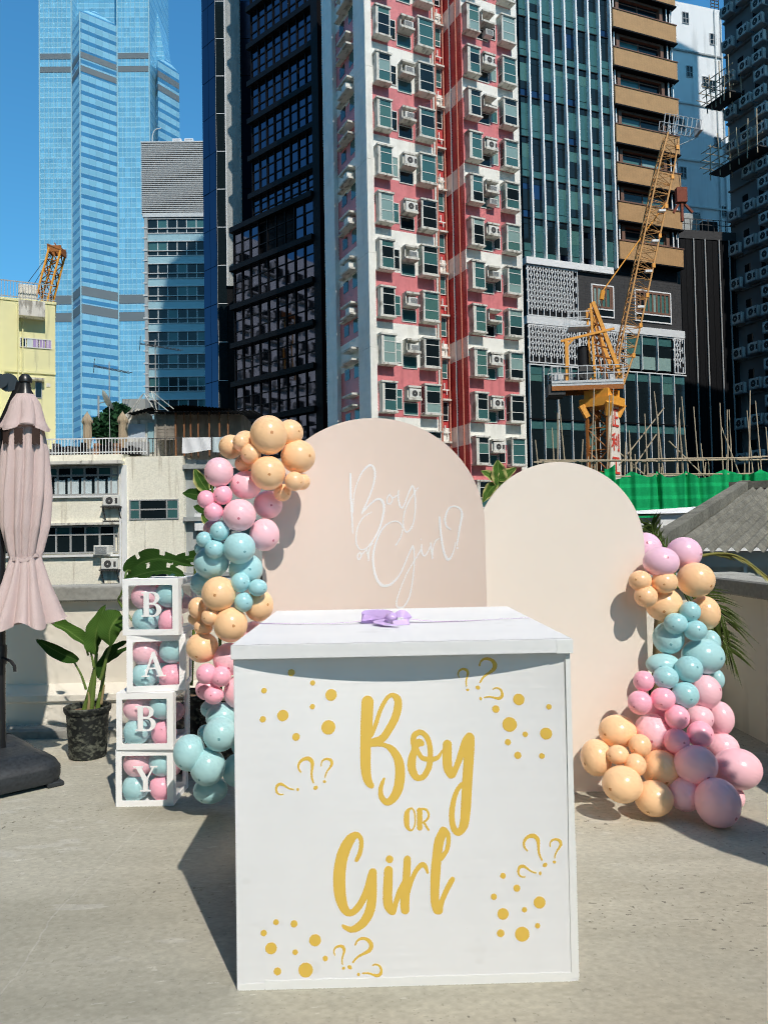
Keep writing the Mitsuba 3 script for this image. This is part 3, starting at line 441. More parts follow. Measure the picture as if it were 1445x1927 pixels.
# ================================================================== the letter boxes
def serif(ch):
    R = lambda a, b, c, d: sbox(a, c, b, d)
    if ch == 'B':
        def bowl(cx, cz, rx, rz_, ix, iz):
            o = affinity.scale(Point(cx, cz).buffer(1, 32), rx, rz_).intersection(R(cx, 2, -1, 2))
            o = o.union(R(.1, cx + .001, cz - rz_, cz + rz_))
            i = affinity.scale(Point(cx, cz).buffer(1, 32), ix, iz).intersection(R(cx, 2, -1, 2)).union(R(.2, cx + .001, cz - iz, cz + iz))
            return o.difference(i)
        g = bowl(.44, .755, .31, .245, .13, .19).union(bowl(.47, .27, .36, .27, .165, .21))
        return shapely.union_all([g, R(.12, .315, 0, 1), R(0, .4, .94, 1), R(0, .4, 0, .06)])
    if ch == 'A':
        g = Polygon([(.40, 1), (.50, 1), (.86, 0), (.66, 0), (.41, .76)]).union(Polygon([(.40, 1), (.46, .86), (.17, 0), (.085, 0)]))
        return shapely.union_all([g, R(.20, .66, .30, .36), R(-.01, .29, 0, .05), R(.57, .95, 0, .05)])
    g = Polygon([(.06, 1), (.27, 1), (.56, .46), (.56, 0), (.37, 0), (.37, .44)]).union(Polygon([(.76, 1), (.85, 1), (.56, .47), (.47, .45)]))
    return shapely.union_all([g, R(-.02, .37, .95, 1), R(.66, .95, .95, 1), R(.25, .68, 0, .055)])
def face_with_window(s, h, l, r, b, t, rad=.008):
    w = sbox(l + rad, b + rad, s - r - rad, h - t - rad).buffer(rad, 6)
    return sbox(0, 0, s, h).difference(w)
S_, H_ = .328, .322
BOXES = [('Y', -1.484, 4.405, 0.0, -1.0, 'white card box with a letter Y, lowest of the stack'),
         ('B', -1.476, 4.395, .324, -3.0, 'white card box with a letter B, second from the bottom, under the A box'),
         ('A', -1.412, 4.385, .648, 7.0, 'white card box with a letter A between the two B boxes'),
         ('B', -1.436, 4.395, .972, -5.0, 'white card box with a letter B, topmost of the stack')]
PLACE = {'Y': 'in the lowest box, marked Y', 'A': 'in the box marked A', 'B0': 'in the lower box marked B', 'B1': 'in the topmost box, marked B'}
seen_b = 0
for (ch, x, y, z, ang, lab) in BOXES:
    k = thing('letter_box', lab, 'box')
    M = tr(x, y, z) @ rz(ang)
    fw = extrude(face_with_window(S_, H_, .034, .036, .034, .036), .004)
    front = upright(fw, .004)
    back = front.copy(); back.apply_transform(tr(0, S_ - .004, 0))
    sd = extrude(face_with_window(S_ - .008, H_, .05, .05, .034, .036), .004)
    left = trimesh.Trimesh(np.c_[sd.vertices[:, 2], sd.vertices[:, 0] + .004, sd.vertices[:, 1]], sd.faces, process=False)
    right = left.copy(); right.apply_transform(tr(S_ - .004, 0, 0))
    part(k, 'front_panel', front, 'box_white', M); part(k, 'back_panel', back, 'box_white', M)
    part(k, 'side_panel', left, 'box_white', M); part(k, 'side_panel', right, 'box_white', M)
    part(k, 'base', bx(.004, S_ - .004, .004, S_ - .004, .0005, .0045), 'box_white', M)
    part(k, 'lid', bx(.004, S_ - .004, .004, S_ - .004, H_ - .0045, H_ - .0005), 'box_white', M)
    for yy in (.0065, S_ - .0065):
        part(k, 'window_film', (np.array([(.02, yy, .02), (S_ - .02, yy, .02), (S_ - .02, yy, H_ - .02), (.02, yy, H_ - .02)]), np.array([[0, 1, 2], [0, 2, 3]])), 'clear_film', M)
    for xx in (.0065, S_ - .0065):
        part(k, 'window_film', (np.array([(xx, .03, .02), (xx, S_ - .03, .02), (xx, S_ - .03, H_ - .02), (xx, .03, H_ - .02)]), np.array([[0, 1, 2], [0, 2, 3]])), 'clear_film', M)
    ls = .142; ox = {'B': .112, 'A': .085, 'Y': .105}[ch]
    g = affinity.translate(affinity.scale(serif(ch), ls, ls, origin=(0, 0)), ox, .086 + (0.02 if ch == 'B' else 0))
    part(k, 'letter', upright(extrude(g, .006), -.001), 'box_white', M)
    where = PLACE[ch + (str(seen_b) if ch == 'B' else '')]; seen_b += ch == 'B'
    rb = random.Random(sum(map(ord, where)))
    for (c, px, py, pz, r, w1) in (('P', .092, .098, .222, .082, 'pale pink balloon at the upper left front'), ('B', .238, .095, .226, .080, 'pale blue balloon at the upper right front'),
                               ('B', .090, .096, .082, .081, 'pale blue balloon at the lower left front'), ('H', .244, .092, .076, .074, 'rose pink balloon at the lower right front'),
                               ('H', .165, .205, .205, .088, 'rose pink balloon behind the letter at the back, upper'), ('B', .16, .225, .09, .080, 'pale blue balloon behind the letter at the back, lower'),
                               ('P', .255, .235, .16, .066, 'pale pink balloon at the back right corner')):
        bk = thing('balloon', f'{w1} {where}', 'balloon')
        q_ = M @ np.array([px + rb.uniform(-.008, .008), py, pz + rb.uniform(-.008, .006), 1])
        balloon(bk, c, *q_[:3], r * rb.uniform(.94, 1), r * rb.uniform(.94, 1.0), (rb.uniform(-1, 1), rb.uniform(-.2, .9), rb.uniform(-.8, 1)))

# ================================================================== the closed parasols
def canopy(prof, folds, amp, seed, n=220, m=70, twist=0.0):
    r_ = random.Random(seed); ph = [r_.uniform(0, 6.28) for _ in range(4)]
    zs = np.linspace(0, 1, m); rad = np.interp(zs, [p[0] for p in prof], [p[1] for p in prof]); zz_ = np.interp(zs, [p[0] for p in prof], [p[2] for p in prof])
    am = np.interp(zs, [p[0] for p in prof], [p[3] for p in prof])
    V = []
    for j in range(m):
        for i in range(n):
            t = 2 * math.pi * i / n
            u = t + twist * zs[j] + 0.10 * math.sin(2 * t + ph[0]) + .07 * math.sin(5 * zs[j] + ph[1] + t)
            w = abs(math.sin(u * folds / 2 + ph[2])) ** 0.6 - 0.6
            w += .22 * math.sin(u * (folds - 3) + ph[3] + 3 * zs[j])
            rr_ = rad[j] * (1 + am[j] * w)
            V.append((rr_ * math.cos(t), rr_ * math.sin(t) * .92, zz_[j] + (0.02 * am[j] / .3 * math.sin(u * folds / 2 + ph[2]) if j == m - 1 else 0)))
    i = np.arange(n * m).reshape(m, n); a, b = i[:-1], i[1:]
    q = np.stack([a, np.roll(a, -1, 1), np.roll(b, -1, 1), b], -1).reshape(-1, 4)
    return (np.array(V), np.vstack([q[:, [0, 1, 2]], q[:, [0, 2, 3]]]))
def parasol(label, x, y, cx, cy, yaw, spread=1.0, lean=0.0):
    k = thing('closed_parasol', label, 'parasol')
    C = tr(cx, cy, 0) @ ry(lean) @ rz(yaw) @ sc(spread, spread, 1)
    part(k, 'canopy', canopy([(0, .05, 2.44, .02), (.06, .085, 2.38, .12), (.22, .125, 2.10, .26), (.45, .137, 1.82, .34), (.62, .127, 1.62, .36), (.75, .098, 1.46, .32), (.80, .088, 1.42, .26), (.90, .135, 1.24, .34), (1, .215, 1.0, .42)], 11, .3, 5, twist=.35), 'parasol_fabric', C, smooth=True)
    part(k, 'valance', canopy([(0, .055, 2.47, .05), (.25, .085, 2.42, .12), (.7, .122, 2.30, .26), (1, .145, 2.245, .34)], 6, .3, 11, m=24), 'parasol_fabric', C, smooth=True, label='short vent flap at the top of the canopy')
    for t in (-2.05, -1.45, -.75):
        r_ = .150
        pk = grid(-.026, .026, 2.150, 2.235, 9, 7, lambda a, b: np.c_[r_ * np.cos(t + a / r_), r_ * .92 * np.sin(t + a / r_), b - .018 * np.abs(np.sin(a * 90)) * (2.235 - b) / .085])
        part(k, 'rib_pocket', pk, 'pocket_brown', C @ rz(-yaw), smooth=True)
    tie = [(math.cos(t) * .098, math.sin(t) * .092, 1.425 + .02 * math.sin(t + 1) + .008 * math.sin(5 * t)) for t in np.linspace(0, 6.4, 40)]
    part(k, 'tie_strap', ribbon(tie, .022, 2, (0, 0, 1)), 'parasol_fabric', C, smooth=True)
    part(k, 'hub', lathe([(0, 2.455), (.052, 2.455), (.050, 2.475), (.036, 2.50), (.030, 2.545), (.040, 2.55), (.040, 2.575), (.022, 2.60), (0, 2.60)], 24), 'black_plastic', C, smooth=40)
    h = (C @ np.array([-.01, 0, 2.575, 1]))[:3]; pole_top = np.array([x, y, 2.24])
    d = (h - pole_top); d /= np.linalg.norm(d)
    part(k, 'arm', cat([tube([pole_top - d * .02, h - d * .03], .030, 14), tube([h - d * .13, h], [.024, .018], 10)]), 'black_metal', smooth=40)
    w = h - d * .07 + np.array([-.065, -.02, .03])
    for nm, r_, dx in (('wheel', .058, .018), ('wheel', .045, -.03)):
        m = trimesh.creation.cylinder(r_, .022, sections=28); m.apply_transform(tr(*(w + [dx * .6, -.03 + dx, 0])) @ rx(90) @ ry(25)); part(k, nm, m, 'black_plastic', smooth=40)
    part(k, 'pole', cat([tube([(x, y, .14), (x, y, 2.26)], .036, 20), tube([(x, y, 1.60), (x, y, 1.66)], .038, 20), tube([(x, y, 2.14), (x, y, 2.28)], .044, 20)]), 'black_metal', smooth=40)
    cr = [(x + .035, y - .03, .78), (x + .065, y - .05, .775), (x + .10, y - .06, .765), (x + .125, y - .065, .735), (x + .128, y - .065, .70)]
    part(k, 'crank', cat([tube(cr, .010, 8), tube([(x, y, .74), (x, y, .86)], .044, 16)]), 'black_plastic', smooth=40)
    # the weighted base
    b = Polygon([(-.46, -.46), (.46, -.46), (.46, .46), (-.46, .46)]).buffer(-.12).buffer(.12, 12)
    layers = [(0.0, -.012), (.035, 0.0), (.085, 0.0), (.10, -.012), (.13, -.03), (.165, -.085), (.178, -.14), (.18, -.25)]
    ring = lambda g: np.array([g.exterior.interpolate(s, normalized=True).coords[0] for s in np.linspace(0, 1, 121)[:-1]])
    V, F = [], []
    for (zz, off) in layers: V.append(np.c_[ring(b.buffer(off, 12)), np.full(120, zz)])
    for j in range(len(layers) - 1):
        for i in range(120):
            a_, b_ = j * 120 + i, j * 120 + (i + 1) % 120
            F += [[a_, b_, b_ + 120], [a_, b_ + 120, a_ + 120]]
    c = len(layers) * 120; V.append([[0, 0, .18]])
    F += [[(len(layers) - 1) * 120 + i, (len(layers) - 1) * 120 + (i + 1) % 120, c] for i in range(120)]
    V = np.vstack(V)
    ang_ = np.arctan2(V[:, 1], V[:, 0]); top = V[:, 2] > .1
    V[top, 2] -= .022 * np.maximum(0, np.cos(4 * ang_[top] + .3)) ** 4
    m = trimesh.Trimesh(V, np.array(F), process=False)
    BM = tr(x - .17, y - .10, .03) @ rz(42)
    part(k, 'base', m, 'base_plastic', BM, smooth=50)
    for (a_, b_) in ((-.40, -.40), (.40, -.40), (-.40, .40), (.40, .40), (0, -.40), (.40, 0)):
        part(k, 'foot', cbox(a_ - .05, a_ + .05, b_ - .05, b_ + .05, -.03, .0, .006), 'base_plastic', BM)
    return k
parasol('closed dusty pink cantilever parasol on a black pole at the left edge', -2.405, 4.95, -2.215, 4.90, 20)
parasol('second loosely closed dusty pink parasol, out of view, added to shade the right balloons', 2.78, 2.02, 2.46, 2.22, 75, 1.5)  # unseen; place and spread are set for the shadow it casts

# ================================================================== the plants
def leaf_mesh(pts, width, fold, face, n=22, m=9, split=0):
    s = spline(pts, max(2, n // (len(pts) - 1))); L = len(s)
    t = np.gradient(s, axis=0); t /= np.linalg.norm(t, axis=1, keepdims=True)
    up = np.asarray(face, float)[None] - t * (t @ np.asarray(face, float))[:, None]; up /= np.linalg.norm(up, axis=1, keepdims=True)
    sd = np.cross(t, up); u = np.linspace(0, 1, L)
    w = width / 2 * np.sin(np.pi * np.clip(u * .97 + .03, 0, 1) ** 0.8) ** .75
    V, UV = [], []
    fa = math.radians(fold)
    for j in range(L):
        for q in range(m):
            e = (q / (m - 1) - .5) * 2
            wav = .06 * width * math.sin(u[j] * 17 + e * 2) * abs(e)
            V.append(s[j] + sd[j] * w[j] * e * math.cos(fa) + up[j] * (w[j] * abs(e) ** 1.3 * math.sin(fa) + wav))
            UV.append((q / (m - 1), u[j]))
    i = np.arange(L * m).reshape(L, m)
    q = np.stack([i[:-1, :-1], i[:-1, 1:], i[1:, 1:], i[1:, :-1]], -1).reshape(-1, 4)
    if split:
        keep = []
        for row, qq in enumerate(q):
            jj, cc = divmod(row, m - 1)
            side = 0 if cc < (m - 1) / 2 else 1
            edge = min(cc, m - 2 - cc)
            keep.append(not ((jj * (1 if side else 1) + 3 * side) % 6 == 2 and edge < 2))
        q = q[np.array(keep)]
    return np.array(V), np.vstack([q[:, [0, 1, 2]], q[:, [0, 2, 3]]]), np.array(UV)
PLANTS = [('potted_plant', 'bird of paradise plant in a grimy black nursery pot by the parapet'),
          ('potted_plant', 'dark split leaf plant standing behind the stacked letter boxes'),
          ('potted_plant', 'rubber plant with cream edged leaves behind the left balloon garland'),
          ('potted_plant', 'rubber plant with cream edged leaves showing between the two arches'),
          ('potted_palm', 'palm with drooping dark fans and one yellowing frond behind the right balloon garland')]
POTS = [(-2.03, 5.45, .36, .155, .125), (-1.26, 5.12, .50, .16, .13), (-1.02, 5.06, .42, .15, .12), (.83, 5.16, .40, .15, .12), (1.98, 5.30, .40, .17, .14)]
plant_keys = []
for (nm, lab), (x, y, h, r1, r0) in zip(PLANTS, POTS):
    k = thing(nm, lab, 'plant'); plant_keys.append(k)
    part(k, 'pot', lathe([(0, .0), (r0 - .01, 0), (r0, .012), (r1 - .012, h - .05), (r1 - .004, h - .046), (r1 + .004, h - .03), (r1 + .006, h - .006), (r1, h), (r1 - .008, h - .002), (r1 - .016, h - .05), (r1 - .02, h - .07)], 48), 'pot_plastic', tr(x, y, 0), smooth=35)
    sm = grid(-1, 1, -1, 1, 25, 25, lambda a, b: np.c_[a * np.sqrt(1 - b * b / 2) * (r1 - .018), b * np.sqrt(1 - a * a / 2) * (r1 - .018), h - .055 + .02 * meshkit.fbm(np.c_[a * 6, b * 6, a * 0], 3)])
    part(k, 'soil', sm, 'soil', tr(x, y, 0))
for (pi, mt, pts, wd, fold, face) in LEAVES:
    v, f, uv = leaf_mesh(pts, wd, fold, face, split=(pi == 1))
    part(plant_keys[pi], 'leaf', mikit.ply((v, f), smooth=True, uv=uv), mt)
for (pi, mt, pts, ra, rb_) in STEMS:
    s = spline(pts, 8)
    part(plant_keys[pi], 'stem', tube(s, np.linspace(ra, rb_, len(s)), 10), mt, smooth=True)
part(plant_keys[4], 'trunk', tube(spline([(1.98, 5.3, .34), (2.0, 5.28, .8), (2.01, 5.25, 1.15)], 6), np.linspace(.06, .045, 13), 14), 'stem_dry', smooth=True)
for fi, (mt, pts, ll, nn, spread) in enumerate(FRONDS):
    s = spline(pts, 12); r_ = random.Random(fi + 20)
    part(plant_keys[4], 'stem', tube(s, np.linspace(.012, .004, len(s)), 8), 'stem_green' if mt == 'palm_leaf' else 'palm_dry', smooth=True)
    V, F, n0 = [], [], 0
    t = np.gradient(s, axis=0); t /= np.linalg.norm(t, axis=1, keepdims=True)
    for j in range(nn * 2):
        u = .25 + .75 * (j // 2) / (nn - 1); b = s[min(int(u * (len(s) - 1)), len(s) - 1)]; tt = t[min(int(u * (len(s) - 1)), len(s) - 1)]
        sgn = 1 if j % 2 else -1
        side = np.cross(tt, [0.1, -1, .2]); side /= np.linalg.norm(side)
        d = tt * (1.0 if mt == 'palm_leaf' else 1.6) + side * sgn * spread * (1.05 - .6 * u) + np.array([r_.uniform(-.1, .1), r_.uniform(-.25, .1), r_.uniform(-.2, .1)])
        d /= np.linalg.norm(d); L = ll * r_.uniform(.8, 1.15)
        w = np.cross(d, [0, -1, .3]); w /= np.linalg.norm(w); w *= .006
        c1 = b + d * L * .5 + np.array([0, 0, -.012]); c2 = b + d * L + np.array([0, 0, -.05 * L / .2])
        V += [b - w * .6, b + w * .6, c1 + w, c1 - w, c2]; F += [[n0, n0 + 1, n0 + 2], [n0, n0 + 2, n0 + 3], [n0 + 3, n0 + 2, n0 + 4]]; n0 += 5
    part(plant_keys[4], 'frond', (np.array(V), np.array(F)), mt, label=None if mt == 'palm_leaf' else 'yellowing drooping frond')
# ================================================================== materials of the city
mat('city_glass_teal', (0.045, 0.125, 0.125), 0.06, 0.5)
mat('city_glass_dark', (0.008, 0.014, 0.017), 0.05, 0.4)
mat('city_glass_blue', (0.10, 0.11, 0.16), 0.03, 0.6, metallic=1.0)
scene['city_glass_navy'] = {'type': 'twosided', 'bsdf': {'type': 'principled', 'base_color': rgb((0.04, 0.06, 0.11)), 'metallic': 1.0, 'roughness': 0.05, 'specular': 0.6}}
mat('blind_green', (0.065, 0.155, 0.14), 0.12, 0.5)
mat('blind_pale', (0.22, 0.33, 0.31), 0.2, 0.6)
mat('curtain_pale', (0.50, 0.58, 0.60), 0.3, 0.5)
mat('window_white', (0.62, 0.63, 0.60), 0.5, 0.4)
mat('window_grey', (0.33, 0.34, 0.34), 0.5, 0.4)
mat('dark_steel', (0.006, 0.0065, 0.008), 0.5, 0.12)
mat('dark_wall', (0.016, 0.017, 0.02), 0.6, 0.2)
mat('facade_tile', (0.21, 0.21, 0.21), 0.6, 0.3)
mat('charcoal_brick', (0.05, 0.05, 0.052), 0.8, 0.2)
mat('pale_steel', (0.62, 0.64, 0.65), 0.4, 0.5)
mat('white_panel', (0.72, 0.73, 0.73), 0.5, 0.4)
mat('fin_white', (0.82, 0.82, 0.82), 0.4, 0.5)
mat('brown_frame', (0.17, 0.092, 0.066), 0.6, 0.3)
mat('unit_white', (0.66, 0.66, 0.62), 0.5, 0.4)
mat('unit_grey', (0.27, 0.275, 0.27), 0.6, 0.3)
mat('grille_dark', (0.06, 0.06, 0.06), 0.6, 0.3)
mat('pipe_red', (0.55, 0.22, 0.16), 0.6, 0.3)
mat('crane_orange', (0.80, 0.36, 0.055), 0.45, 0.4)
mat('crane_jib', (0.62, 0.34, 0.13), 0.5, 0.3)
mat('crane_dark', (0.33, 0.12, 0.03), 0.6, 0.3)
mat('crane_grey', (0.55, 0.57, 0.58), 0.45, 0.5)
mat('sign_red', (0.62, 0.07, 0.05), 0.6, 0.2)
mat('banner_white', (0.74, 0.70, 0.62), 0.7, 0.2)
mat('bamboo', (0.46, 0.38, 0.27), 0.7, 0.2)
mat('rust', (0.26, 0.12, 0.06), 0.85, 0.1)
mat('red_plate', (0.22, 0.06, 0.035), 0.7, 0.2)
mat('cloth_white', (0.74, 0.75, 0.76), 0.8, 0.1)
mat('beige_cloth', (0.40, 0.32, 0.22), 0.85, 0.1)
mat('asphalt', (0.05, 0.05, 0.052), 0.9, 0.2)
mat('foil', (0.45, 0.52, 0.60), 0.3, 0.6)
def c_tile(base, dark, k=1.0):
    def f(p, n, uv):
        a = p.x + p.y
        g = noise(a * 9, p.z * 9, 1.0); s = fbm(a * 2.4, p.z * 0.5, 5.0, 4)
        joint = sstep(0.90, 0.99, dr.abs(dr.sin(p.z * 3.0))) * 0.3
        c = mix(base, dark, dr.clip(0.35 * g + 0.75 * sstep(0.45, 0.8, s) * k + joint * 0.4, 0, 1))
        return c
    return f
mat('tile_pink', mikit.proc(c_tile((0.63, 0.20, 0.21), (0.49, 0.15, 0.16))), 0.45, 0.4)
mat('tile_red', mikit.proc(c_tile((0.50, 0.055, 0.055), (0.38, 0.045, 0.05))), 0.45, 0.4)
mat('tile_white', mikit.proc(c_tile((0.79, 0.785, 0.735), (0.64, 0.635, 0.585), 0.8)), 0.5, 0.4)
def c_hood(p, n, uv):
    s = fbm((p.x + p.y) * 4, p.z * 2, p.x * 4, 4)
    return mix((0.64, 0.625, 0.565), (0.30, 0.285, 0.245), sstep(0.46, 0.76, s))
mat('hood_concrete', mikit.proc(c_hood), 0.8, 0.2)
def c_cream(p, n, uv):
    s = fbm(p.x * 0.9, p.z * 0.9, 3.0, 4); st = fbm(p.x * 5, p.z * 0.35, 1.0, 4)
    c = mix((0.83, 0.80, 0.68), (0.76, 0.73, 0.61), s)
    c = mix(c, mi.Color3f(0.40, 0.34, 0.24), sstep(0.64, 0.84, st) * 0.5)
    return c * (0.9 + 0.2 * noise(p.x * 20, p.z * 20, 2))
mat('render_cream', mikit.proc(c_cream), 0.8, 0.2)
def c_yellow(p, n, uv):
    st = fbm(p.x * 4, p.z * 0.4, 1.0, 4)
    c = mix((0.76, 0.735, 0.42), (0.69, 0.665, 0.38), fbm(p.x, p.z, 0.5, 3))
    return mix(c, mi.Color3f(0.34, 0.34, 0.22), sstep(0.58, 0.8, st) * 0.5)
mat('render_yellow', mikit.proc(c_yellow), 0.8, 0.2)
def c_grey(p, n, uv):
    st = fbm((p.x + p.y) * 3, p.z * 0.4, 1.0, 4)
    return mix((0.42, 0.44, 0.43), (0.27, 0.285, 0.28), st)
mat('grey_render', mikit.proc(c_grey), 0.8, 0.2)
def c_whitewall(p, n, uv):
    st = fbm(p.x * 1.2, p.z * 0.12, 1.0, 4)
    return mix((0.76, 0.77, 0.76), (0.60, 0.61, 0.60), sstep(0.5, 0.85, st))
mat('white_render', mikit.proc(c_whitewall), 0.8, 0.2)
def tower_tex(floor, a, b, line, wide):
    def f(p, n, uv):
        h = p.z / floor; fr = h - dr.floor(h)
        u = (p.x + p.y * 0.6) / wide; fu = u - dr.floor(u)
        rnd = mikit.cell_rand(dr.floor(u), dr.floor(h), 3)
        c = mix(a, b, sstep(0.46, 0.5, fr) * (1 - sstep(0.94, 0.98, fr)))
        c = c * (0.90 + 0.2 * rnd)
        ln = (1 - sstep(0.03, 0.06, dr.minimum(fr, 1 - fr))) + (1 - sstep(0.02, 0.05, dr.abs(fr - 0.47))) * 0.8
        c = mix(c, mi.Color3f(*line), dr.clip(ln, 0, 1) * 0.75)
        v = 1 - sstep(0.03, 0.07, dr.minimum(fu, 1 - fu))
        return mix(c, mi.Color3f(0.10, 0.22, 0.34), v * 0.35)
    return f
mat('tower_slab', mikit.proc(tower_tex(4.1, (0.17, 0.42, 0.56), (0.13, 0.36, 0.52), (0.36, 0.57, 0.66), 2.1)), 0.12, 0.8)  # reflected sky is put into the blues of the tower glass
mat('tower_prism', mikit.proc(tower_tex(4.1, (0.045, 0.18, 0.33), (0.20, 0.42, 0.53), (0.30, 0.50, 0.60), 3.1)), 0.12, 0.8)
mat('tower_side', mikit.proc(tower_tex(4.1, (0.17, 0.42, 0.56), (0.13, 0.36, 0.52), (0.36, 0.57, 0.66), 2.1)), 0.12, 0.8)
mat('tower_plant_band', (0.135, 0.16, 0.17), 0.6, 0.3)
mat('spandrel_blue', (0.30, 0.46, 0.50), 0.3, 0.6)
mat('louvre_grey', (0.52, 0.53, 0.52), 0.5, 0.4)
def c_orange(p, n, uv):
    u = (p.x * 0.94 + p.y * 0.34) * 11
    return mix((0.44, 0.265, 0.125), (0.375, 0.22, 0.10), 0.5 + 0.5 * dr.sin(u * 6.2832)) * (0.9 + 0.2 * fbm(p.x * 2, p.y * 2, p.z * 2, 2))
mat('timber_orange', mikit.proc(c_orange), 0.6, 0.3)
def c_asb(p, n, uv):
    f = fbm(p.x * 5, p.y * 5, 2.0, 4); g = noise(p.x * 40, p.y * 40, p.z * 40)
    return mix((0.085, 0.083, 0.07), (0.20, 0.195, 0.165), f) * (0.75 + 0.5 * g)
mat('asbestos_sheet', mikit.proc(c_asb), 0.9, 0.2)
def c_wood(p, n, uv):
    s = fbm(p.x * 6, p.z * 2, p.y * 2, 3)
    return mix((0.36, 0.33, 0.28), (0.16, 0.14, 0.12), s)
mat('old_wood', mikit.proc(c_wood), 0.9, 0.2)
scene['green_net'] = {'type': 'principledthin', 'base_color': mikit.proc(lambda p, n, uv: mix((0.014, 0.44, 0.145), (0.022, 0.55, 0.19), noise(p.x * 9, p.z * 60, p.y * 9)) * (0.85 + 0.3 * sstep(0.8, 0.97, dr.abs(dr.sin(p.z * 5.2))))), 'roughness': 0.7, 'diff_trans': 0.5, 'spec_trans': 0.0, 'eta': 1.3}
scene['ivy'] = {'type': 'principledthin', 'base_color': rgb((0.035, 0.10, 0.045)), 'roughness': 0.5, 'diff_trans': 0.4, 'spec_trans': 0.0, 'eta': 1.3}

Z0 = -22.0
k = structure('ground', 'street level far below the terrace')
add(k, bx(-900, 900, -600, 1500, Z0 - 1, Z0), 'asphalt')
k = thing('host_building', 'the building under the terrace', 'building')
part(k, 'wall', bx(-8.9, 2.7, -7.9, 6.2, Z0, -0.5), 'render_cream')

class Facade:
    """a building in its own frame: x along the front, y into the building, z up"""
    def __init__(self, key, o, deg): self.k, self.M = key, frame_at((o[0], o[1], 0), deg)
    def box(self, name, x0, x1, y0, y1, z0, z1, m, parent=None, **k):
        return part(parent or self.k, name, UNIT, m, self.M @ bm(x0, x1, y0, y1, z0, z1), **k)
    def put(self, name, shape, m, L=None, parent=None, smooth=False, **k):
        return part(parent or self.k, name, shape, m, self.M if L is None else self.M @ L, smooth, **k)
def frame_mesh(x0, x1, z0, z1, w, d, vs=(), hs=(), y=0.0):
    """a window frame with its bars, front at y - d"""
    ms = [bx(x0, x0 + w, y - d, y, z0, z1), bx(x1 - w, x1, y - d, y, z0, z1), bx(x0 + w, x1 - w, y - d, y, z0, z0 + w), bx(x0 + w, x1 - w, y - d, y, z1 - w, z1)]
    ms += [bx(v - w / 2, v + w / 2, y - d * .9, y, z0 + w, z1 - w) for v in vs]
    ms += [bx(x0 + w, x1 - w, y - d * .8, y, h - w / 2, h + w / 2) for h in hs]
    return cat(ms)
P_ = lambda mesh: mikit.ply(mesh)

# ================================================================== pink and white housing tower
k = thing('apartment_tower', 'pink and white tiled apartment tower with bay windows and air conditioners', 'building')
A = Facade(k, (0.093, 45.0), 25.0)
TOP, FH = 48.0, 2.87
A.box('core', .3, 4.85, .3, 7, Z0, TOP, 'tile_white'); A.box('core', 4.85, 7.5, 3.3, 18, Z0, TOP - .01, 'tile_red'); A.box('core', 7.52, 12.0, 1.3, 18, Z0, TOP - .02, 'tile_white')
A.box('pier', 0, .45, 0, 1.7, Z0, TOP, 'tile_white'); A.box('pier', 0, .3, 5.2, 7.0, Z0, TOP, 'tile_white'); A.box('pier', 4.62, 4.85, -.02, .3, Z0, TOP, 'tile_pink')
A.box('pier', 11.5, 12.0, .96, 1.3, Z0, TOP, 'tile_white'); A.box('side_wall', 7.5, 7.52, 1.0, 3.3, Z0, TOP, 'tile_red')
BAYS = {}
def bay(kind, x0, x1, d):
    h = 1.90
    if kind == 'cheek':
        c = .13 if d < .55 else .18
        sur = cat([bx(x0 - .06, x1 + .05, -d - .06, 0, -.11, 0), bx(x0 - .06, x1 + .05, -d - .06, 0, -h, -h + .11), bx(x0, x0 + c, -d, 0, -h + .11, -.11), bx(x1 - .07, x1, -d + .02, 0, -h + .11, -.11)])
        fr = cat([frame_mesh(x0 + c, x1 - .0, -h + .11, -.11, .045, .06, (), (-.48, -1.15), -d + .06)])
        pa = [P_(bx(x0 + c + .02, x1 - .02, -d + .035, -d + .045, a_, b_)) for a_, b_ in ((-h + .13, -1.16), (-1.14, -.49), (-.47, -.13))]
    else:
        sur = cat([bx(x0 - .05, x1 + .05, -d - .06, 0, -.10, 0), bx(x0 - .05, x1 + .05, -d - .06, 0, -h - .02, -h + .11), bx(x0, x0 + .08, -d, -d + .08, -h + .11, -.10)])
        fr = frame_mesh(x0 + .08, x1, -h + .11, -.10, .045, .06, (), (-.46, -1.2), -d + .06)
        sd = frame_mesh(0, d - .08, -h + .11, -.10, .05, .05, (), (-1.2,))
        sd = trimesh.Trimesh(np.c_[x0 + .05 + sd.vertices[:, 1], -sd.vertices[:, 0], sd.vertices[:, 2]], sd.faces, process=False)
        sr = sd.copy(); sr.apply_translation([x1 - x0 - .05, 0, 0])
        fr = cat([fr, sd, sr])
        pa = [P_(bx(x0 + .10, x1 - .04, -d + .035, -d + .045, a_, b_)) for a_, b_ in ((-h + .13, -1.21), (-1.19, -.47), (-.45, -.12))] + [P_(bx(x0 + .02, x0 + .03, -d + .08, 0, a_, b_)) for a_, b_ in ((-h + .13, -1.21), (-1.19, -.12))] + [P_(bx(x1 - .03, x1 - .02, -d + .08, 0, -h + .13, -.12))]
    return P_(sur), P_(fr), pa
def small_window(x0, x1, z0, z1, hs=()):
    return P_(frame_mesh(x0, x1, z0, z1, .05, .05, (), hs)), P_(bx(x0 + .02, x1 - .02, -.02, -.01, z0 + .02, z1 - .02))
def ac_hood(x0, x1, d):
    return P_(cat([bx(x0, x1, -d, 0, -.32, -.20), bx(x0 - .02, x1 + .02, -d - .05, 0, -1.08, -.95), bx(x0, x0 + .08, -d * .75, 0, -.95, -.32)]))
AC_BODY = P_(cat([cbox(0, .62, 0, .55, 0, .40, .015), bx(.03, .59, -.012, .0, .03, .37)]))
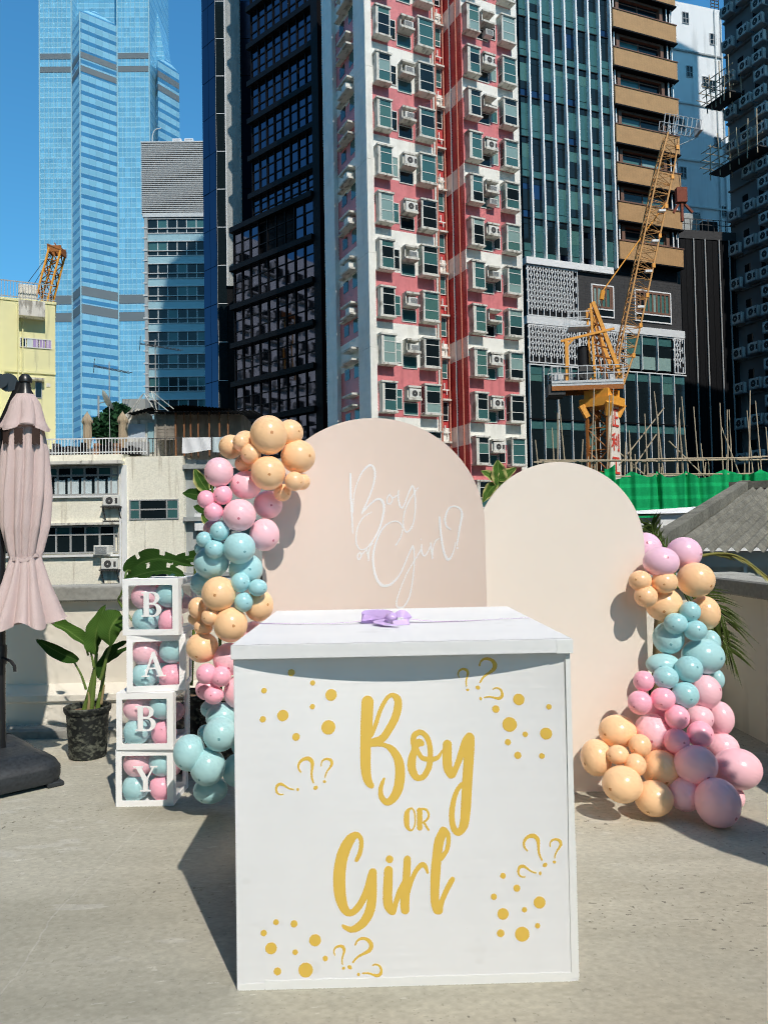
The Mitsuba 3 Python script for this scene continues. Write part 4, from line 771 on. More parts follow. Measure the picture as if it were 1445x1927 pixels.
AC_GRILLE = P_(cat([bx(.07, .55, -.022, -.012, .06 + .05 * i, .085 + .05 * i) for i in range(6)]))
FAN = P_(cat([(lambda m: (m.apply_transform(tr(.30, -.012, .27) @ rx(90)), m)[-1])(trimesh.creation.annulus(.04, .19, .012, sections=20)), bx(.60, .72, -.018, -.008, .12, .40)]))
OUT_BODY = P_(cat([cbox(0, .82, 0, .30, 0, .56, .02), bx(.03, .79, -.01, 0, .03, .53)]))
set_L = [(bay('cheek', .52, 1.5, .50), 0), (bay('glass', 3.36, 4.45, .60), 0)]
set_R = [(bay('cheek', 7.62, 8.62, .58), 1.0), (bay('glass', 10.38, 11.48, .58), 1.0)]
hoods = [(ac_hood(2.20, 3.10, .62), 0, 2.38), (ac_hood(8.84, 9.80, .66), 1.0, 9.05)]
smalls = [(small_window(1.52, 2.10, -1.62, -.36, (-.85,)), 0), (small_window(2.16, 3.16, -1.92, -1.14), 0), (small_window(9.68, 10.24, -1.66, -.40, (-.85,)), 1.0), (small_window(8.68, 9.62, -1.90, -1.14), 1.0), (small_window(5.98, 6.0, 0, .1), 9)]
sw = small_window(6.78, 7.26, -1.75, -.45, (-1.35,)); ledge_m = P_(bx(6.70, 7.36, -.35, 0, -.42, -.30))
side_hood = P_(cat([bx(-.62, .0, 2.05, 3.65, -.45, -.33), bx(-.62, .0, 2.05, 3.65, -1.16, -1.04), bx(-.35, 0, 3.65, 4.6, -1.12, -1.05)]))
RW = random.Random(41)
PANE = ['city_glass_teal'] * 6 + ['city_glass_dark'] * 6 + ['blind_green'] * 2 + ['blind_pale'] * 3
for f in range(-5, 12):
    T = 33.87 - FH * f; red = f % 2 == 0
    mz = 'tile_pink' if red else 'tile_white'
    lo, hi = (T - 2.07, T + 1.07) if red else (T - 1.8, T + .8)
    A.box('wall_band', .45, 4.62, 0, .3, lo, hi, mz)
    lo2, hi2 = (T - 1.97, T + 2.42) if red else (T - .45, T + .9)
    A.box('wall_band', 7.5, 11.5, 1.0, 1.3, lo2, hi2, mz)
    if not red:
        A.box('wall_band', 7.488, 7.5, 1.01, 3.3, T - .5, T + .85, 'tile_white'); A.box('wall_band', 4.85, 7.488, 3.28, 3.3, T - .5, T + .85, 'tile_white')
    A.box('wall_band', .285, .3, 1.7, 5.2, T - (2.42 if red else 1.4), T + (1.47 if red else .45), 'tile_pink' if red else 'tile_white')
    L = tr(0, 0, T)
    for j, ((su, fr, pa), dy) in enumerate(set_L + set_R):
        Lj = tr(0, dy, T)
        b = A.put('bay_window', su, 'hood_concrete', Lj)
        A.put('frame', fr, 'window_white', Lj, parent=b); main = RW.choice(PANE)
        for q_ in pa: A.put('pane', q_, main if RW.random() < .6 else RW.choice(PANE), Lj, parent=b)
    for j, ((fr, pa), dy) in enumerate(smalls[:4]):
        w = A.put('window', fr, 'window_white', tr(0, dy, T)); A.put('pane', pa, RW.choice(PANE[:12] if j in (1, 3) else PANE), tr(0, dy, T), parent=w)
    for (hm, dy, ax) in hoods:
        h = A.put('air_conditioner_ledge', hm, 'hood_concrete', tr(0, dy, T))
        if RW.random() < .85:
            if RW.random() < .6:
                u = A.put('air_conditioner', AC_BODY, 'unit_white', tr(ax + RW.uniform(-.05, .12), dy - .62, T - .94)); A.put('grille', AC_GRILLE, 'window_grey', tr(ax + .02, dy - .63, T - .94), parent=u)
            else:
                u = A.put('air_conditioner', OUT_BODY, 'unit_white', tr(ax - .1, dy - .62, T - .945)); A.put('fan', FAN, 'grille_dark', tr(ax - .05, dy - .635, T - .945), parent=u)
        if RW.random() < .09:
            u = A.put('air_conditioner', AC_BODY, 'unit_white', tr(ax + .12, dy - .5, T - 1.75)); A.put('grille', AC_GRILLE, 'window_grey', tr(ax + .12, dy - .51, T - 1.75), parent=u)
    w = A.put('window', sw[0], 'window_white', tr(0, 3.28, T + .2)); A.put('pane', sw[1], RW.choice(PANE[:12]), tr(0, 3.28, T + .2), parent=w); A.put('canopy', ledge_m, 'hood_concrete', tr(0, 3.28, T + .2))
    A.put('waste_pipe', P_(cat([bx(6.55, 7.3, 3.12, 3.19, T + .5, T + .57), bx(6.9, 6.97, 3.12, 3.19, T + .57, T + 1.0), bx(7.1, 7.16, 3.12, 3.19, T + .2, T + .5), bx(6.7, 6.76, 3.12, 3.19, T + .57, T + .8)])), 'tile_white')
    A.put('air_conditioner_ledge', side_hood, 'hood_concrete', tr(.285, 0, T))
    if RW.random() < .6:
        A.put('air_conditioner', AC_BODY, 'unit_white', tr(.285 - .05, 2.3, T - 1.03) @ rz(90))
    A.box('window', .26, .285, 3.75, 4.5, T - 2.0, T - 1.3, 'city_glass_dark'); A.box('window', .26, .285, 2.2, 3.0, T - 2.1, T - 1.25, 'city_glass_teal')
for (x, y, r_, m_) in ((4.66, -.10, .06, 'tile_white'), (4.80, -.12, .06, 'pipe_red'), (6.58, 3.15, .055, 'pipe_red'), (6.72, 3.2, .05, 'tile_white'), (7.36, 3.15, .06, 'pipe_red'), (7.45, 2.4, .05, 'tile_white'), (7.45, 1.6, .045, 'pipe_red'), (4.90, .25, .055, 'pipe_red')):
    A.put('drain_pipe', tube([(x, y, Z0), (x, y, TOP)], r_, 8), m_, smooth=True)
for zz in np.arange(-10, TOP, FH * 2):
    A.box('joint', -.004, .46, -.004, 1.7, zz, zz + .03, 'hood_concrete'); A.box('joint', 11.49, 12.004, .956, 1.3, zz + 1, zz + 1.03, 'hood_concrete')

# ================================================================== dark glass tower left of it
k = thing('glass_tower', 'black framed dark blue glass tower with projecting ledges left of the pink tower', 'building')
D = Facade(k, (-11.63, 65.58), -42.6)
D.box('core', .35, 11.2, .16, 16, Z0, 28.4, 'dark_steel'); D.box('core', 2.7, 11.2, .26, 16, 28.4, 62, 'dark_steel')
tall = Polygon([(6.3, 62), (11.2, 62), (11.2, 124), (9.6, 119), (7.7, 112), (6.3, 104)])
m = trimesh.creation.extrude_polygon(tall, 9.0, engine='earcut'); m = trimesh.Trimesh(np.c_[m.vertices[:, 0], .3 + m.vertices[:, 2], m.vertices[:, 1]], m.faces, process=False)
D.put('upper_storeys', m, 'dark_steel')  # unseen block above the frame, outline shaped to cast the slanting shadow
D.box('end_pier', 10.55, 11.3, -.35, .2, Z0, 62, 'dark_steel')
PANEU = P_(bx(-.5, .5, -.01, .01, -.5, .5)); RG = random.Random(5)
def pane(Fc, x0, x1, z0, z1, y, m, tilt=.5, parent=None, name='pane'):
    L = tr((x0 + x1) / 2, y, (z0 + z1) / 2) @ rot([RG.uniform(-1, 1), 0, RG.uniform(-1, 1)], RG.uniform(0, tilt)) @ sc(x1 - x0, 1, z1 - z0)
    return Fc.put(name, PANEU, m, L, parent=parent)
lev = [11.6, 14.95, 18.3, 21.65, 25.0, 28.4, 30.7] + [30.7 + 3.25 * i for i in range(1, 10)]
mull = []
for a, b in zip([8.2, 4.9, 1.5][::-1] + lev[:-1], [8.2][:0] + [4.9, 8.2] + lev):
    up = a > 28.2
    x0, x1, y = (2.75, 10.5, .0) if up else (.4, 10.5, -.25)
    nx = 8 if up else 9; cw = (x1 - x0) / nx
    zs = np.linspace(a + .22, b - .22, 4)
    D.box('ledge', x0 - .25, x1 + .05, y - .34, y + .24, b - .22, b + .22, 'dark_steel')
    for i in range(nx):
        if 20 < a < 27 and 3 <= i < 7 and a > 24: continue
        for j in range(3): pane(D, x0 + i * cw + .03, x0 + (i + 1) * cw - .03, zs[j] + .02, zs[j + 1] - .02, y + .08, 'city_glass_blue', .9 if not up else .25)
    mull += [bx(x0 + i * cw - .035, x0 + i * cw + .035, y - .06, y + .12, a + .28, b - .28) for i in range(nx + 1)]
    mull += [bx(x0, x1, y + .0, y + .12, z - .04, z + .04) for z in zs[1:3]]
D.put('mullions', cat(mull), 'dark_steel')

# ================================================================== navy tower with a pale fin
k = thing('glass_tower', 'slim navy glass tower with a pale grey vertical fin', 'building')
N = Facade(k, (-15.5, 70.0), 0)
N.box('core', .02, 8.0, 1.7, 14, Z0, 60, 'dark_steel'); N.box('core', 1.6, 8.0, .1, 1.7, Z0, 60, 'dark_steel')
N.box('fin', 2.58, 3.95, -.12, .1, 25.2, 60, 'grey_render', label='pale grey concrete fin')
N.box('fin_edge', 2.47, 2.58, -.16, .1, 25.2, 60, 'pale_steel')
FA = Facade(k, (-15.5, 71.6), -45)
for i, z in enumerate(np.arange(2, 60, 3.6)):
    for j in range(2): pane(FA, j * 1.11 + .02, j * 1.11 + 1.09, z + .03, z + 3.57, .0, 'city_glass_navy', .8)
    pane(N, 1.62, 2.45, z + .03, z + 3.57, .05, 'city_glass_dark', .1); pane(N, 4.0, 5.6, z + .03, z + 3.57, .05, 'city_glass_navy', .3)
    N.box('joint', 1.6, 2.47, .03, .06, z - .03, z + .03, 'pale_steel')
N.put('panel_edge_lines', cat([bx(1.60, 1.63, .0, .06, Z0, 60)]), 'window_grey')  # thin grey strip standing proud along the panel edge

# ================================================================== striped office block
k = thing('office_block', 'grey office block with a louvred top and pale blue spandrel bands', 'building')
S = Facade(k, (-37.25, 125.0), 0)
S.box('core', .6, 14, .35, 16, Z0, 56.5, 'dark_wall'); S.box('corner_pier', .42, .95, -.2, .36, Z0, 56, 'grey_render')
S.box('plant_screen', .0, 14, .15, 12, 56, 68.2, 'dark_wall')
for i in range(37): S.box('slat', -.05, 14.05, -.08, .16, 56.15 + .325 * i, 56.15 + .325 * i + .13, 'louvre_grey')
S.box('cornice', .2, 14, -.3, .35, 55.5, 56.1, 'louvre_grey'); S.box('coping', -.1, 14.1, -.1, 12, 68.2, 68.4, 'louvre_grey')
for f in range(0, 12):
    t = 55.3 - 3.78 * f
    S.box('spandrel', .95, 14, .0, .35, t - 3.75, t - 2.5, 'spandrel_blue')
    for dz in (-.02, -1.62, -2.45): S.box('sill', .75, 14, -.12, .3, t + dz - .06, t + dz + .06, 'louvre_grey')
    S.box('pier_ledge', .2, .95, -.32, -.2, t - 1.7, t - 1.45, 'louvre_grey'); S.box('pier_ledge', .2, .95, -.32, -.2, t - 3.4, t - 3.2, 'louvre_grey')
    x = 1.05
    while x < 13.5:
        S.box('pane', x, x + 1.45, .12, .2, t - 1.55, t - .1, 'city_glass_dark' if RG.random() < .6 else 'city_glass_teal'); S.box('pane', x, x + 1.45, .12, .2, t - 2.4, t - 1.68, 'city_glass_dark')
        S.box('mullion', x + 1.45, x + 1.6, .05, .3, t - 2.45, t - .02, 'louvre_grey'); x += 1.6
for x in (4.6, 6.6):
    S.put('rooftop_unit', cbox(x, x + 1.55, 2, 4, 68.4, 70.0, .08), 'white_panel'); S.put('unit_grille', cat([bx(x + .15, x + 1.4, 1.97, 2.02, 68.6 + .22 * i, 68.7 + .22 * i) for i in range(6)]), 'window_grey')
S.put('vent_pipe', tube(spline([(1.4, 1.5, 68.3), (1.45, 1.5, 70.2), (1.9, 1.5, 71.2), (2.9, 1.5, 71.5)], 8), .09, 8), 'louvre_grey', smooth=True)

# ================================================================== pale blue skyscraper
k = thing('skyscraper', 'glass skyscraper, its reflected sky painted in pale blue, with a projecting prism up its face', 'building')
B = Facade(k, (-129.7, 300.0), 0)
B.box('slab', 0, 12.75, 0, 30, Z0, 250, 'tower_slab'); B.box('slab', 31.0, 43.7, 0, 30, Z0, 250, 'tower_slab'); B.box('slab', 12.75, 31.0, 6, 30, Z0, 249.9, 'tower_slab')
def prism(x0, xm, x1, y0, ym, z0, z1, roof):
    v = np.array([(x0, y0, z0), (xm, ym, z0), (x1, y0, z0), (x0, y0, z1), (xm, ym, z1), (x1, y0, z1), (xm + (x1 - x0) * .12, y0 + 1, z1 + roof)])
    return (v, np.array([[0, 1, 4], [0, 4, 3], [1, 2, 5], [1, 5, 4], [3, 4, 6], [4, 5, 6], [3, 6, 5]]))
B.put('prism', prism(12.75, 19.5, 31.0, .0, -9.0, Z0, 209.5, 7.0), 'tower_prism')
# the wing that shows past the right edge, and its sloping shoulder
m = trimesh.creation.extrude_polygon(Polygon([(41.5, Z0), (52.4, Z0), (52.4, 150), (47.3, 200), (41.5, 238)]), 14.0, engine='earcut')
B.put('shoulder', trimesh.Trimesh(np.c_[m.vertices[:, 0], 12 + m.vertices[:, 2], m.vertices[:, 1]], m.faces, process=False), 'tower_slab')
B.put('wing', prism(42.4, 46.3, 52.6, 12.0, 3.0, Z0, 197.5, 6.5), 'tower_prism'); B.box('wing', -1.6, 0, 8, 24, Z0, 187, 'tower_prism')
for (z, h) in ((196.0, 2.4), (190.6, 2.4), (96.6, 3.6), (89.6, 3.6)):
    B.box('plant_band', -.05, 12.75, -.15, 1, z, z + h, 'tower_plant_band'); B.box('plant_band', 31.0, 43.75, -.15, 1, z, z + h, 'tower_plant_band')
    zz = z - (5 if z > 150 else -.8)
    B.put('plant_band', prism(12.70, 19.5, 31.05, -.1, -9.15, zz, zz + h, .01), 'tower_plant_band')
for z in (190.5, 185.0): B.put('plant_band', prism(42.35, 46.3, 52.65, 11.9, 2.85, z, z + 2.6, .01), 'tower_plant_band')
B.put('corner_trim', cat([bx(12.55, 12.95, -.4, .4, Z0, 250), bx(30.8, 31.2, -.4, .4, Z0, 250), bx(-.2, .2, -.3, .2, Z0, 250), bx(43.5, 43.9, -.3, .2, Z0, 250), bx(19.3, 19.7, -9.3, -8.9, Z0, 209)]), 'spandrel_blue')
B.put('mullions', cat([bx(x - .07, x + .07, -.12, .0, Z0, 250) for x in list(np.arange(1.8, 12, 1.8)) + list(np.arange(32.8, 43, 1.8))]), 'spandrel_blue')

# ================================================================== green glass and timber building on its podium
k = thing('office_building', 'office building with green glass, timber fronted balconies and a perforated podium', 'building')
O = Facade(k, (14.97, 71.0), 20.0)
O.box('core', .1, 18.6, .45, 18, Z0, 76, 'dark_wall'); O.box('core', 10.5, 18.3, .44, 1.6, 27.0, 75.9, 'dark_wall')
O.box('band', -.05, 9.95, -.35, .45, 27.3, 27.95, 'white_panel'); O.box('band', -.05, 18.75, -.2, .5, 21.6, 22.35, 'pale_steel')
TEAL = ['blind_green'] * 3 + ['city_glass_teal'] * 4 + ['city_glass_dark'] * 5 + ['city_glass_blue'] * 2
fins = [.85 + 1.37 * i for i in range(8)]
for f in range(0, 11):
    z0 = 27.95 + 3.94 * f
    cols = [0.0] + fins
    for i in range(8):
        x0, x1 = cols[i] + .03, min(cols[i + 1] - .03, 10.3)
        c = RG.random(); mu = RG.choice(TEAL); split = z0 + RG.choice([1.5, 1.9, 2.3, 2.75])
        pane(O, x0, x1, z0 + .75, split, .1, 'city_glass_dark' if c < .5 else 'city_glass_teal', .15); pane(O, x0, x1, split + .02, z0 + 3.3, .1, mu, .15)
        pane(O, x0, x1, z0 + .02, z0 + .68, .1, 'city_glass_teal' if c > .3 else 'city_glass_blue', .1); pane(O, x0, x1, z0 + 3.34, z0 + 3.9, .1, 'city_glass_dark', .1)
    O.box('transom', 0, 10.3, -.0, .12, z0 - .05, z0 + .03, 'dark_steel')
for x in fins: O.box('fin', x - .085, x + .085, -.36, .1, 27.95, 72, 'fin_white')
for f in range(0, 12):
    z1 = 54.35 + 3.94 * 4 - 3.94 * f
    if z1 < 28: break
    O.box('balcony_front', 10.6, 18.55, -.55, -.40, z1 - 1.85, z1, 'timber_orange'); O.box('balcony_slab', 10.55, 18.62, -.65, .5, z1 - 2.0, z1 - 1.86, 'dark_steel'); O.box('balcony_rail', 10.55, 18.62, -.62, -.38, z1 + .003, z1 + .10, 'brown_frame')
    zb, zt = z1 + .1, z1 + 2.08
    w = O.put('window', frame_mesh(11.35, 17.3, zb, zt, .38, .3, (), (), .30), 'brown_frame'); O.put('frame', frame_mesh(11.73, 16.92, zb + .30, zt - .3, .09, .1, (14.3,), (zt - .62,), .40), 'brown_frame', parent=w)
    for (a, b) in ((11.8, 14.26), (14.34, 16.85)):
        O.box('pane', a, b, .36, .38, zb + .38, zt - .66, RG.choice(['city_glass_dark', 'city_glass_dark', 'city_glass_teal']), parent=w); O.box('pane', a, b, .36, .38, zt - .58, zt - .38, 'city_glass_dark', parent=w)
        if RG.random() < .55: O.box('blind', a + .1, b - RG.uniform(.1, 1.2), .34, .358, zb + .38, zb + RG.uniform(.6, 1.0), RG.choice(['blind_green', 'blind_pale']), parent=w)
    for x in (11.0, 17.75, 18.35): O.box('post', x - .07, x + .07, -.1, .0, z1 - .0 + .1, zt + .05, 'white_panel')
O.box('dark_wall', 5.9, 18.5, .05, .44, 22.35, 27.3, 'charcoal_brick')
BR = P_(bx(0, .78, 0, .02, 0, .26))
for i in range(16):
    for j in range(18): O.put('wall_tile', BR, 'charcoal_brick', tr(5.95 + .79 * i, .03, 22.4 + .272 * j))
for (x0, x1) in ((7.4, 10.1), (12.6, 17.2)):
    w = O.put('window', frame_mesh(x0, x1, 22.95, 26.2, .12, .12, (), (23.75,), .03), 'white_panel')
    O.put('frame', frame_mesh(x0 + .15, x1 - .15, 23.85, 26.05, .18, .1, tuple(np.arange(x0 + .7, x1 - .4, .52)), (), .02), 'brown_frame', parent=w)
    xs = np.arange(x0 + .2, x1 - .3, .52)
    for x in xs: O.box('pane', x, x + .44, .0, .015, 23.95, 25.95, RG.choice(['blind_pale', 'city_glass_dark', 'city_glass_teal', 'blind_green']), parent=w)
    O.box('pane', x0 + .15, x1 - .15, .0, .012, 23.05, 23.7, 'city_glass_dark', parent=w)
def perforated(x0, x1, z0, z1, p=.335, h=1.02, w=.10):
    """a screen of slotted hexagons: upright bars joined at staggered heights"""
    ms = []; n = int((x1 - x0) / p)
    for i in range(n + 1):
        x = x0 + i * p; z = z0
        while z < z1:
            a, b = z + (.0 if i % 2 else h / 2), z + h * .62 + (.0 if i % 2 else h / 2)
            ms.append(bx(x - w / 2, x + w / 2, -.05, .05, min(a, z1), min(b, z1)))
            c = b + h * .19
            if i < n and c < z1:
                for s in (-1, 1):
                    ms.append(bar((x, 0, min(b, z1)), (x + s * p / 2, 0, min(c, z1)), w, .09)); ms.append(bar((x + s * p / 2, 0, c), (x, 0, min(b + h * .38, z1)), w, .09))
            z += h
    return cat([m_ for m_ in ms if m_.extents.max() > .02])
for (x0, x1, z0, z1) in ((.1, 5.8, 22.4, 27.25), (.1, 5.8, 17.9, 21.55), (5.8, 11.2, 17.9, 21.55), (17.3, 18.7, 17.9, 21.55)):
    O.put('perforated_screen', perforated(x0 + .1, x1 - .1, z0 + .05, z1 - .05), 'pale_steel', tr(0, -.12, 0)); O.put('screen_frame', frame_mesh(x0, x1, z0, z1, .09, .12, (), (), -.04), 'pale_steel'); O.box('backing', x0, x1, .1, .2, z0, z1, 'dark_wall')
for (x0, x1, z0, z1, n) in ((11.3, 17.2, 18.0, 21.5, 3), (.1, 18.75, 12.6, 17.7, 12), (.1, 18.75, 7.6, 12.5, 12), (.1, 18.75, 2.6, 7.5, 12), (.1, 18.75, -2.6, 2.5, 12)):
    cw = (x1 - x0) / n
    for i in range(n):
        c = RG.random(); zs = z0 + (z1 - z0) * RG.choice([.45, .6, .7])
        pane(O, x0 + i * cw + .05, x0 + (i + 1) * cw - .05, z0 + .05, zs, .08, 'city_glass_dark', .2); pane(O, x0 + i * cw + .05, x0 + (i + 1) * cw - .05, zs + .02, z1 - .9, .08, 'blind_green' if c < .3 else 'city_glass_dark', .2); pane(O, x0 + i * cw + .05, x0 + (i + 1) * cw - .05, z1 - .86, z1 - .06, .08, 'city_glass_teal', .2)
        O.box('mullion', x0 + i * cw - .045, x0 + i * cw + .045, -.2, .1, z0, z1, 'pale_steel')
        if n == 3: O.box('cabinet', x0 + i * cw + .2, x0 + (i + 1) * cw - .2, .04, .066, z0 + .1, z0 + 1.4, 'blind_pale')
    O.box('transom', x0, x1 + .1, -.1, .1, z1 - .02, z1 + .1, 'pale_steel' if z1 > 17 else 'dark_steel')

# ================================================================== white block, black block, dark block at the right edge
k = thing('white_tower', 'plain white tower with small square windows behind the crane jib', 'building')
Wt = Facade(k, (45.73, 110.0), 15.0)
Wt.box('wall', -.5, 9.2, 0, 12, Z0, 81.2, 'white_render'); Wt.box('wall', 9.22, 10.4, .6, 12, Z0, 62, 'white_render')
for (x, z) in ((2.2, 78), (7.0, 75.5), (2.6, 69.8), (5.4, 68.6), (6.6, 68.2), (7.2, 59.5), (.9, 61.5), (.9, 54.2), (1.0, 47.0), (7.8, 49), (8.0, 41.5), (1.2, 33.5), (1.3, 26.5), (8.4, 27), (1.4, 20), (8.4, 19), (7.7, 34)):
    w = Wt.put('window', frame_mesh(x, x + 1.15, z, z + 1.75, .10, .12, (x + .6,), (z + .8,)), 'window_grey'); Wt.box('pane', x + .05, x + 1.1, -.02, .0 + .01, z + .05, z + 1.7, 'city_glass_dark', parent=w)
for z in (73.6, 65.6, 57, 50, 43, 29.5, 22.5, 38): Wt.box('ledge', -.4, 9.2, -.22, .0, z, z + .22, 'window_white' if z != 73.6 else 'grey_render')
for x in (7.9, 9.0): Wt.put('drain_pipe', tube([(x, -.15, Z0), (x, -.15, 81)], .11, 6), 'window_white')
Wt.put('roof_rail', cat([bx(7.6, 9.1, .2, .3, 81.2 + .5 * i, 81.3 + .5 * i) for i in (1, 2, 3)] + [bx(7.6 + .7 * i, 7.7 + .7 * i, .2, .3, 81.2, 83) for i in range(3)]), 'grille_dark')
for i, (x, z) in enumerate(((3.4, 39.7), (4.9, 39.5), (3.2, 33.9), (4.7, 33.8), (6.2, 33.5), (1.6, 28.2), (2.3, 48))):
    u = Wt.put('air_conditioner', OUT_BODY, 'unit_grey', tr(x, -.9, z) @ sc(1.6)); Wt.put('fan', FAN, 'grille_dark', tr(x, -.92, z) @ sc(1.6), parent=u); Wt.box('bracket', x - .1, x + 1.5, -1.0, 0, z - .16, z - .05, 'grille_dark')
Wt.box('canopy', 2.4, 8.6, -1.6, 0, 36.2, 36.45, 'window_grey')
k = thing('black_building', 'low black clad building, shade painted into its colour, with thin pale uprights below the white tower', 'building')
K = Facade(k, (35.59, 85.0), 10)
K.box('core', .1, 7.3, .1, 14, Z0, 35.2, 'dark_wall'); K.box('parapet', 0, 7.3, -.05, .2, 35.2, 36.2, 'charcoal_brick')
for i in range(10): K.box('panel', .15 + .68 * i, .15 + .68 * i + .64, .0, .1, Z0, 35.1, 'dark_steel')  # black cladding, its colour deepened to stand for the shade on it
for x in (1.75, 3.2, 5.0, 6.3): K.put('upright', tube([(x, -.12, Z0), (x, -.12, 35.2)], .09, 8), 'window_grey', smooth=True)
K.put('roof_rail', cat([bx(0, 7.5, .0, .06, z, z + .06) for z in (36.9, 37.5)] + [bx(x, x + .06, 0, .06, 36.2, 37.5) for x in np.arange(0, 7.6, .75)]), 'grille_dark')
K.put('roof_tank', cbox(1.0, 4.8, 3, 6, 36.2, 39.6, .1), 'grey_render'); K.put('roof_tank', cbox(5.1, 7.2, 3, 6, 36.2, 38.8, .1), 'dark_wall')
k = thing('dark_tower', 'dark shaded tower covered in air conditioner units at the right edge', 'building')
R = Facade(k, (30.32 * 1.4, 62.0 * 1.4), -70.0); R.M = R.M @ tr(0, 0, -.6) @ sc(1.4)
R.box('core', 0, 12, .12, 14, -18, 50, 'facade_tile')
for f in range(-6, 17):
    z = 1.2 + 2.87 * f
    R.box('ledge', .0, 12, -.12, .12, z - .08, z + .04, 'facade_tile')
    for (x, dz) in ((.35, .15), (1.95, .25), (3.35, .15), (3.45, 1.55), (5.2, .2), (6.6, .3)):
        if dz == 1.55 or RG.random() < .93:
            u = R.put('air_conditioner', OUT_BODY, 'unit_white', tr(x, -.62, z + dz) @ sc(1.25, 1.15, 1.45)); R.put('fan', FAN, 'grille_dark', tr(x + .02, -.63, z + dz) @ sc(1.25, 1, 1.45), parent=u)
            R.put('bracket', P_(cat([bx(0, 1.05, -.68, 0, -.09, -.03), bx(.0, .05, -.7, -.64, -.09, .8), bx(1.0, 1.05, -.7, -.64, -.09, .8)])), 'window_grey', tr(x, 0, z + dz))
    R.box('window', 1.25, 1.8, .09, .12, z + .5, z + 2.0, 'city_glass_dark'); R.box('window', 2.9, 3.3, .09, .12, z + .4, z + 2.1, 'city_glass_dark')
RB = random.Random(77)
for (zc, x0, x1) in ((37.2, -.6, 2.0), (31.4, -.4, 4.6)):
    b = thing('bamboo_platform', 'upper bamboo working platform hung on the dark tower' if zc > 35 else 'lower bamboo working platform hung on the dark tower', 'scaffold')
    G = Facade(b, (30.32 * 1.4, 62.0 * 1.4), -70.0); G.M = G.M @ tr(0, 0, -.6) @ sc(1.4)
    G.put('deck', bx(x0, x1, -1.7, -.1, zc - .1, zc), 'charcoal_brick')
    for i in range(6):
        x = x0 + .1 + (x1 - x0 - .2) * i / 5; G.put('pole', tube([(x, -1.6 + RB.uniform(-.1, .1), zc - .6), (x + RB.uniform(-.15, .15), -1.6, zc + RB.uniform(1.8, 3.2))], .045, 6), 'bamboo')
        if i % 2: G.put('pole', tube([(x, -.3, zc - .6), (x, -.35, zc + 2.2)], .04, 6), 'bamboo')
    for j in range(4):
        z = zc + .35 + .6 * j; G.put('pole', tube([(x0 - RB.uniform(.3, 1.2), -1.55, z), (x1 + .3, -1.55, z + RB.uniform(-.15, .15))], .04, 6), 'bamboo'); G.put('pole', tube([(x0 + .1 * j, -2.6 + .2 * j, z), (x0 + .1 * j, .0, z)], .035, 6), 'bamboo')

# ================================================================== yellow block, cream block and their roofs
k = thing('yellow_building', 'pale yellow rendered block with a small window strip at the left edge', 'building')
Y = Facade(k, (-18.57, 45.0), 23.5)
Y.box('wall', -14, 0, 0, 12, Z0, 15.75, 'render_yellow'); Y.box('coping', -14, .06, -.06, 12, 15.75, 15.9, 'render_yellow'); Y.box('wall', -14, -2.98, -1.0, 0, Z0, 13.6, 'render_yellow')
Y.put('hood', bx(-1.95, -.55, -.75, .0, 14.75, 15.65), 'hood_concrete')
w = Y.put('window', frame_mesh(-1.9, -.2, 13.05, 13.62, .05, .06, tuple(np.arange(-1.6, -.3, .3))), 'window_white')
for i in range(5): Y.box('pane', -1.85 + .33 * i, -1.55 + .33 * i, -.02, .0 + .005, 13.1, 13.57, 'curtain_pale' if i in (1, 3) else 'city_glass_dark', parent=w)
mat('curtain_violet', (0.36, 0.27, 0.50), 0.6, 0.2)
for x in (-1.2, -.85, -.5): Y.box('curtain', x, x + .28, -.03, -.021, 13.1, 13.57, 'curtain_violet', parent=w)
w = Y.put('window', frame_mesh(-1.1, -.72, 10.1, 11.1, .05, .05), 'window_grey'); Y.box('pane', -1.08, -.74, -.02, .005, 10.12, 11.08, 'city_glass_dark', parent=w)
Y.box('canopy', -1.95, -.6, -.5, 0, 11.12, 11.22, 'hood_concrete'); Y.box('vent', -.5, -.28, -.04, 0, 10.8, 11.02, 'hood_concrete'); Y.box('ledge', -2.7, .02, -.1, 0, 11.55, 11.7, 'render_yellow')
for x in (-1.98, -1.75): Y.put('drain_pipe', tube([(x, -.1, Z0), (x, -.1, 15.6)], .045, 6), 'render_yellow', smooth=True)
Y.put('railing', cat([bx(-14, -.0, .05, .09, 16.9, 16.96), bx(-14, 0, .05, .09, 16.0, 16.05)] + [bx(x, x + .03, .05, .08, 15.9, 16.9) for x in np.arange(-8, 0, .16)]), 'window_grey')
Y.put('roof_cabin', cat([cbox(-2.0, -1.0, .6, 2, 15.9, 17.0, .03)] + [bx(-1.95 + .12 * i, -1.90 + .12 * i, .57, .6, 15.95, 16.9) for i in range(8)]), 'hood_concrete')
k = thing('luffing_crane', 'distant orange lattice crane jib leaning above the yellow block roof', 'crane')
def lattice_boom(p, q, w, n, r_):
    p, q = np.array(p, float), np.array(q, float); d = (q - p) / np.linalg.norm(q - p)
    s = np.cross(d, [0, 1, 0]); s /= np.linalg.norm(s); t = np.cross(s, d)
    cs = [s * w / 2 + t * w / 2, s * w / 2 - t * w / 2, -s * w / 2 - t * w / 2, -s * w / 2 + t * w / 2]
    chords = [tube([p + c, q + c], r_, 6) for c in cs]; web = []
    L = np.linalg.norm(q - p)
    for i in range(n):
        a, b = p + d * L * i / n, p + d * L * (i + 1) / n
        for j in range(4):
            c0, c1 = cs[j], cs[(j + 1) % 4]
            web.append((a + c0, a + c1)); web.append((a + c0, b + c1) if i % 2 else (a + c1, b + c0))
    return chords, strut_lattice(web, r_ * .5, 4)
ch, wb = lattice_boom((-26.6, 61, 19.0), (-25.0, 61, 25.2), .95, 7, .09)
